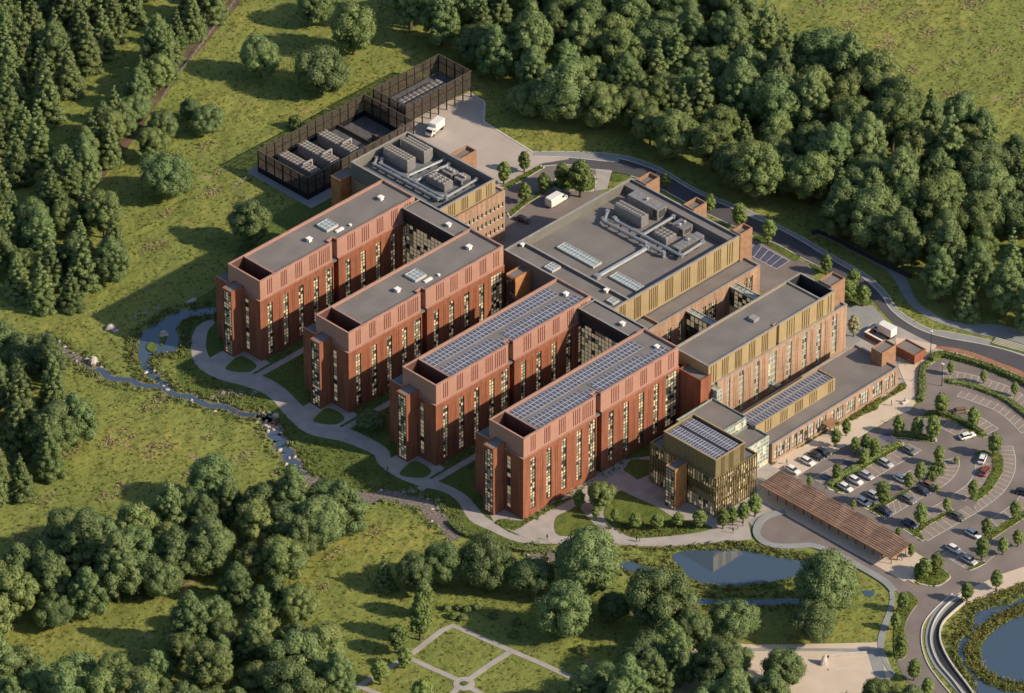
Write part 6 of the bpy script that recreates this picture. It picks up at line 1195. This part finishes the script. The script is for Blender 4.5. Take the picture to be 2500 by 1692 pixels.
WB2 = GP('S', (560, 1300), (680, 1265), (740, 1275), (830, 1265), (860, 1290), (800, 1350), (740, 1390), (700, 1440), (760, 1560), (840, 1700), (800, 1800), (600, 1700), (400, 1630), (430, 1580), (560, 1500), (620, 1400))
wood(WB2, 7.4, 'the bottom left wood beside the garden', (.72, .28, 0), 18, .86)
WB3 = GP('S', (-30, 1685), (180, 1690), (400, 1690), (560, 1700), (820, 1760), (820, 1830), (-30, 1830))
wood(WB3, 6.9, 'the bottom left corner wood', (.7, .3, 0), 19, .92)
WC = GP('S', (1420, 1740), (1500, 1690), (1560, 1630), (1640, 1605), (1700, 1640), (1780, 1680), (1860, 1740), (1960, 1760), (2060, 1790), (2200, 1720), (2260, 1770), (2200, 1850), (1400, 1850))
wood(WC, 7.8, 'the bottom wood beside the plaza', (.7, .3, 0), 20, .88)
# fill around hedges and beds -----------------------------------------
def scatter(name, label, cat, poly_list, dens, h, s, lm, seed, excl=(), rad=.5, k_=10, kind='stuff', group=None, kern=.0):
    r = np.random.default_rng(seed); Pts = []
    for poly in poly_list:
        q = np.array(poly); lo, hi = q.min(0), q.max(0); n = int(np.prod(hi-lo)*dens); c = r.uniform(lo, hi, (n, 2)); c = c[inpoly(c, poly)]; Pts.append(c)
    P = np.concatenate(Pts)
    for e in excl:
        if len(P): 
            q = np.array(e); lo, hi = q.min(0), q.max(0); near = (P > lo).all(1) & (P < hi).all(1); mk_ = np.zeros(len(P), bool); mk_[near] = inpoly(P[near], e); P = P[~mk_]
    n = len(P); sc_ = r.uniform(.55, 1.35, n); N = n*k_
    d = unitv(r, N); d[:, 2] = abs(d[:, 2])*.9+.1; c = np.repeat(np.c_[P, np.zeros(n)], k_, 0); ss = np.repeat(sc_, k_)[:, None]
    V, F = leafquads(r, c+d*ss*np.array([rad, rad, h])*.8+np.array([0, 0, .05]), d*np.array([1, 1, .6]), s)
    o = mesh_np(name, V, F, lm)
    if kind: o['kind'] = kind
    if label: o['label'] = label
    if cat: o['category'] = cat
    return o
def view_poly(m_=0): return GP('S', (-60, -60), (2560, -60), (2560, 1752), (-60, 1752))
BLD = [rect(0, 60, -1, 17), rect(1, 60, 31, 49), rect(1, 61, 63, 81), rect(1, 62, 95, 114), rect(58, 93, 91, 130), rect(60, 115, 22, 68), rect(59, 113, -8, 6), rect(60, 112, -29, -12), rect(29, 61, -34, -7), rect(48, 58, -84, -33), rect(60, 131, 138, 164), rect(-4, 2, 6, 11), rect(117, 127, -26, -6)]
LPOLY = LAWN
scatter('meadow_grass', 'rough tufted meadow grass', 'grass', [view_poly()], .34, .22, .34, M['tuft'], 31, EXCL+BLD+[LPOLY]+[WR, WL1], .55, 5)
scatter('lawn_grass', 'shorter grass around the brick wings', 'grass', [LPOLY], .5, .25, .3, M['leafB'], 32, EXCL+BLD, .4, 4)
def patches(n, seed, polys, rlo=1.2, rhi=3.4):
    r = np.random.default_rng(seed); out = []
    for poly in polys:
        for c in poisson(poly, 11, 500, seed)[:n]:
            R_ = r.uniform(rlo, rhi); out.append([(c[0]+R_*(1+.35*math.sin(3*a+seed))*math.cos(a)*1.3, c[1]+R_*(1+.35*math.cos(2*a))*math.sin(a)) for a in np.linspace(0, 6.283, 12)[:-1]])
    return out
MEA = [GP('S', (160, 1010), (560, 960), (740, 1110), (760, 1190), (480, 1180), (380, 1290), (30, 1320), (100, 1200)), GP('S', (1840, 0), (2500, 0), (2500, 270), (2380, 250), (2200, 180), (2100, 110)), GP('S', (780, 1300), (1000, 1280), (900, 1330), (800, 1450), (770, 1400)), GP('S', (430, 350), (600, 330), (600, 450), (480, 560), (380, 600), (400, 520))]
scatter('heather', 'pinkish dry heather clumps in the meadow', 'heather', patches(22, 5, MEA, 1.5, 4.2), 1.2, .6, .34, M['heather'], 33, EXCL, .5, 7)
BANK = [ribbon(P_+[P_[0]], 5.0) for P_ in WAT[:4]]+[ribbon(WAT[5][:60], 2.5)]
BANK += [ribbon(a[0], 5.0) for a in ST]
scatter('bank_reeds', 'tall reeds and mixed plants along the water banks', 'reeds', BANK, 1.1, 1.0, .42, M['reed'], 34, [q for q in EXCL], .5, 9)
scatter('bank_shrubs', 'green marsh shrubs along the water banks', 'plants', [ribbon(P_+[P_[0]], 6.5) for P_ in WAT[:2]]+[ribbon(WAT[5][:60], 3.0)]+[ribbon(a[0], 7.5) for a in ST], .7, .9, .4, M['leafB'], 35, EXCL, .75, 16)
# reed spit in the lagoon
SP = smooth(GP('c6', (2500, 230), (2324, 310), (2180, 370), (2050, 440), (1960, 520), (1890, 620), (1870, 700), (1890, 790), (1970, 880), (2080, 950), (2200, 990), (2324, 1000), (2500, 1010)), 5)
sheet('reed_spit', ribbon(SP, 3.6), M['lawn'], 0.16, .14, ex=False)
scatter('spit_reeds', 'olive reeds on the curved spit in the lagoon', 'reeds', [ribbon(SP, 4.2)], 2.2, 1.2, .42, M['reed'], 36, (), .55, 10)
scatter('court_planting', 'dark low shrubs along the feet of the brick wings', 'plants', [rect(wx_+2, wx_+40, wy_-2.6, wy_-.3) for wx_, wy_ in WY]+[rect(wx_+4, wx_+48, wy_-8, wy_-5.4) for wx_, wy_ in WY[1:]], 1.1, .8, .34, M['leafB'], 61, (), .5, 10)
scatter('stream_side_planting', 'rough olive and dry planting between the winding path and the stream', 'plants', [GP('O', (428, 730), (405, 830), (440, 895), (560, 935), (640, 1000), (690, 1075), (800, 1110), (960, 1125), (1040, 1185), (1060, 1200), (1040, 1150), (900, 1068), (840, 1045), (770, 1008), (700, 992), (650, 950), (600, 905), (500, 868), (445, 830))], .75, .6, .34, M['reed'], 63, EXCL, .5, 9)
BED = [GP('c4', (175, 1340), (330, 1230), (640, 1090), (820, 970), (1000, 860), (960, 920), (760, 1020), (480, 1160), (290, 1280), (190, 1380)), GP('c4', (1310, 690), (1560, 530), (1700, 430), (1800, 420), (2040, 210), (2110, 230), (2100, 290), (1850, 430), (1700, 520), (1680, 580), (1500, 650), (1340, 750)), GP('c1', (850, 440), (960, 340), (1000, 380), (930, 540), (935, 700), (925, 860), (850, 950), (780, 930), (815, 800), (820, 560))]
for q in BED: sheet('bed_soil', q, M['lawn'], .22, .15, ex=False)
scatter('bed_plants', 'low golden green ornamental planting in the beds by the entrance paving', 'plants', BED, 2.6, .8, .34, M['reed'], 37, (), .5, 12)
scatter('island_plants', 'low green planting on the kerbed car park islands', 'plants', ISL+[GP('a4', (1110, 402), (1180, 375), (1300, 388), (1500, 270), (1640, 235), (1500, 310), (1340, 400), (1240, 452))], 2.0, .5, .3, M['tuft'], 38, (), .4, 8)
scatter('verge_plants', 'rough green planting between the path and the big pond', 'plants', [GP('c5', (600, 780), (1000, 800), (1400, 780), (1850, 740), (2000, 790), (2324, 830), (2324, 870), (2000, 860), (1800, 830), (1300, 830), (1000, 830), (700, 830)), GP('c5', (480, 620), (640, 560), (1100, 560), (1450, 600), (1150, 690), (800, 710))], 1.6, .7, .36, M['reed'], 39, (), .5, 10)
scatter('verge_plants', 'dense low planting between the causeway walls and the lagoon', 'plants', [GP('c6', (1830, 250), (2324, 70), (2400, 150), (2150, 240), (1900, 360), (1870, 500), (1760, 560), (1740, 700), (1860, 900), (1930, 1044), (1880, 1044), (1640, 720), (1610, 560))], 1.5, .8, .38, M['reed'], 44, (), .55, 10)
for k_, n_, pts in [('a4', 0, [(510, 190), (560, 190), (620, 225), (720, 260), (750, 310)]), ('a2', 0, [(1500, 1100), (1560, 1100), (1620, 1105), (1700, 1105), (1440, 1140), (1500, 1150), (900, 600), (980, 560), (1060, 535)])]:
    scatter('flower_clumps', 'white flowering clumps beside the stream' if k_ == 'a4' else 'white flowering clumps beside the stream pond', 'flowers', [[(p[0]+1.1*math.cos(a), p[1]+1.1*math.sin(a)) for a in np.linspace(0, 6.283, 9)[:-1]] for p in GP(k_, *pts)], 4, .5, .3, M['flower'], 40, (), .4, 8)
def hedge(label, pts, wd, h, seed, lm='leafY', group='clipped hedges'):
    P = smooth(pts, 5); poly = ribbon(P, wd); t = thing('hedge', label, 'hedge', (P[0][0], P[0][1], 0), group=group)
    m = MB(); m.prism(ribbon(P, wd*.8), 0, h*.9); m.build('core', M[lm], t, world=True)
    r = np.random.default_rng(seed); q = np.array(poly); A = np.array(P); L = np.hypot(*np.diff(A, axis=0).T).sum(); n = int(L*(wd+2*h)*14)
    D = resample(P, n); T = np.gradient(np.array(D), axis=0); T /= np.linalg.norm(T, axis=1)[:, None]+1e-9; Nn = np.stack([-T[:, 1], T[:, 0]], 1)
    th = r.uniform(0, math.pi, n); o = np.clip(np.cos(th)*1.4, -1, 1)*wd/2; z = np.clip(np.sin(th)*1.4, 0, 1)*h; z = z*np.where(abs(o) > wd*.49, r.uniform(.2, 1, n), 1)
    Pp = np.c_[D+Nn*o[:, None], z]+r.normal(size=(n, 3))*.12; N3 = np.c_[Nn*np.cos(th)[:, None], np.sin(th)]
    V, F = leafquads(r, Pp, N3, .4, .6); V -= np.array([P[0][0], P[0][1], 0]); mesh_np('leaves', V, F, M[lm], parent=t); return t
hedge('long clipped hedge between the red cycle lane and the outer parking bays', GP('H', (1265, 570), (1330, 515), (1420, 505), (1500, 525), (1700, 580), (1900, 640), (2100, 720), (2324, 820), (2700, 1020)), 1.7, 1.3, 51)
hedge('double hedge arc between the two outer curves of parking bays', GP('c1', (1250, 660), (1500, 700), (1800, 800), (2050, 910), (2324, 1110), (2600, 1370)), 1.5, .8, 52, 'leafB')
hedge('short hedge running down beside the entrance paving to the kerb', GP('c1', (965, 400), (890, 480), (870, 600), (870, 760), (870, 860), (840, 930)), 1.6, 1.0, 53, 'leafB')
hedge('hedge along the spine of the second parking island', GP('c3', (1020, 800), (1120, 700), (1300, 590), (1560, 440), (1800, 300), (2030, 200)), 1.6, .9, 55, 'leafB')
hedge('hedge along the upper island under the three young trees', GP('c1', (480, 1400), (640, 1400), (820, 1430), (1040, 1490)), 1.6, .9, 56, 'leafB')
hedge('hedge along the small arc island', GP('c1', (960, 1110), (1150, 1110), (1400, 1200), (1600, 1310), (1740, 1400)), 1.4, .9, 57, 'leafB')
hedge('hedge along the path above the stream, below the nearest brick wing', GP('a4', (820, 400), (900, 470), (1000, 500), (1180, 560), (1350, 590), (1500, 575)), 2.2, 1.1, 58, 'leafB')
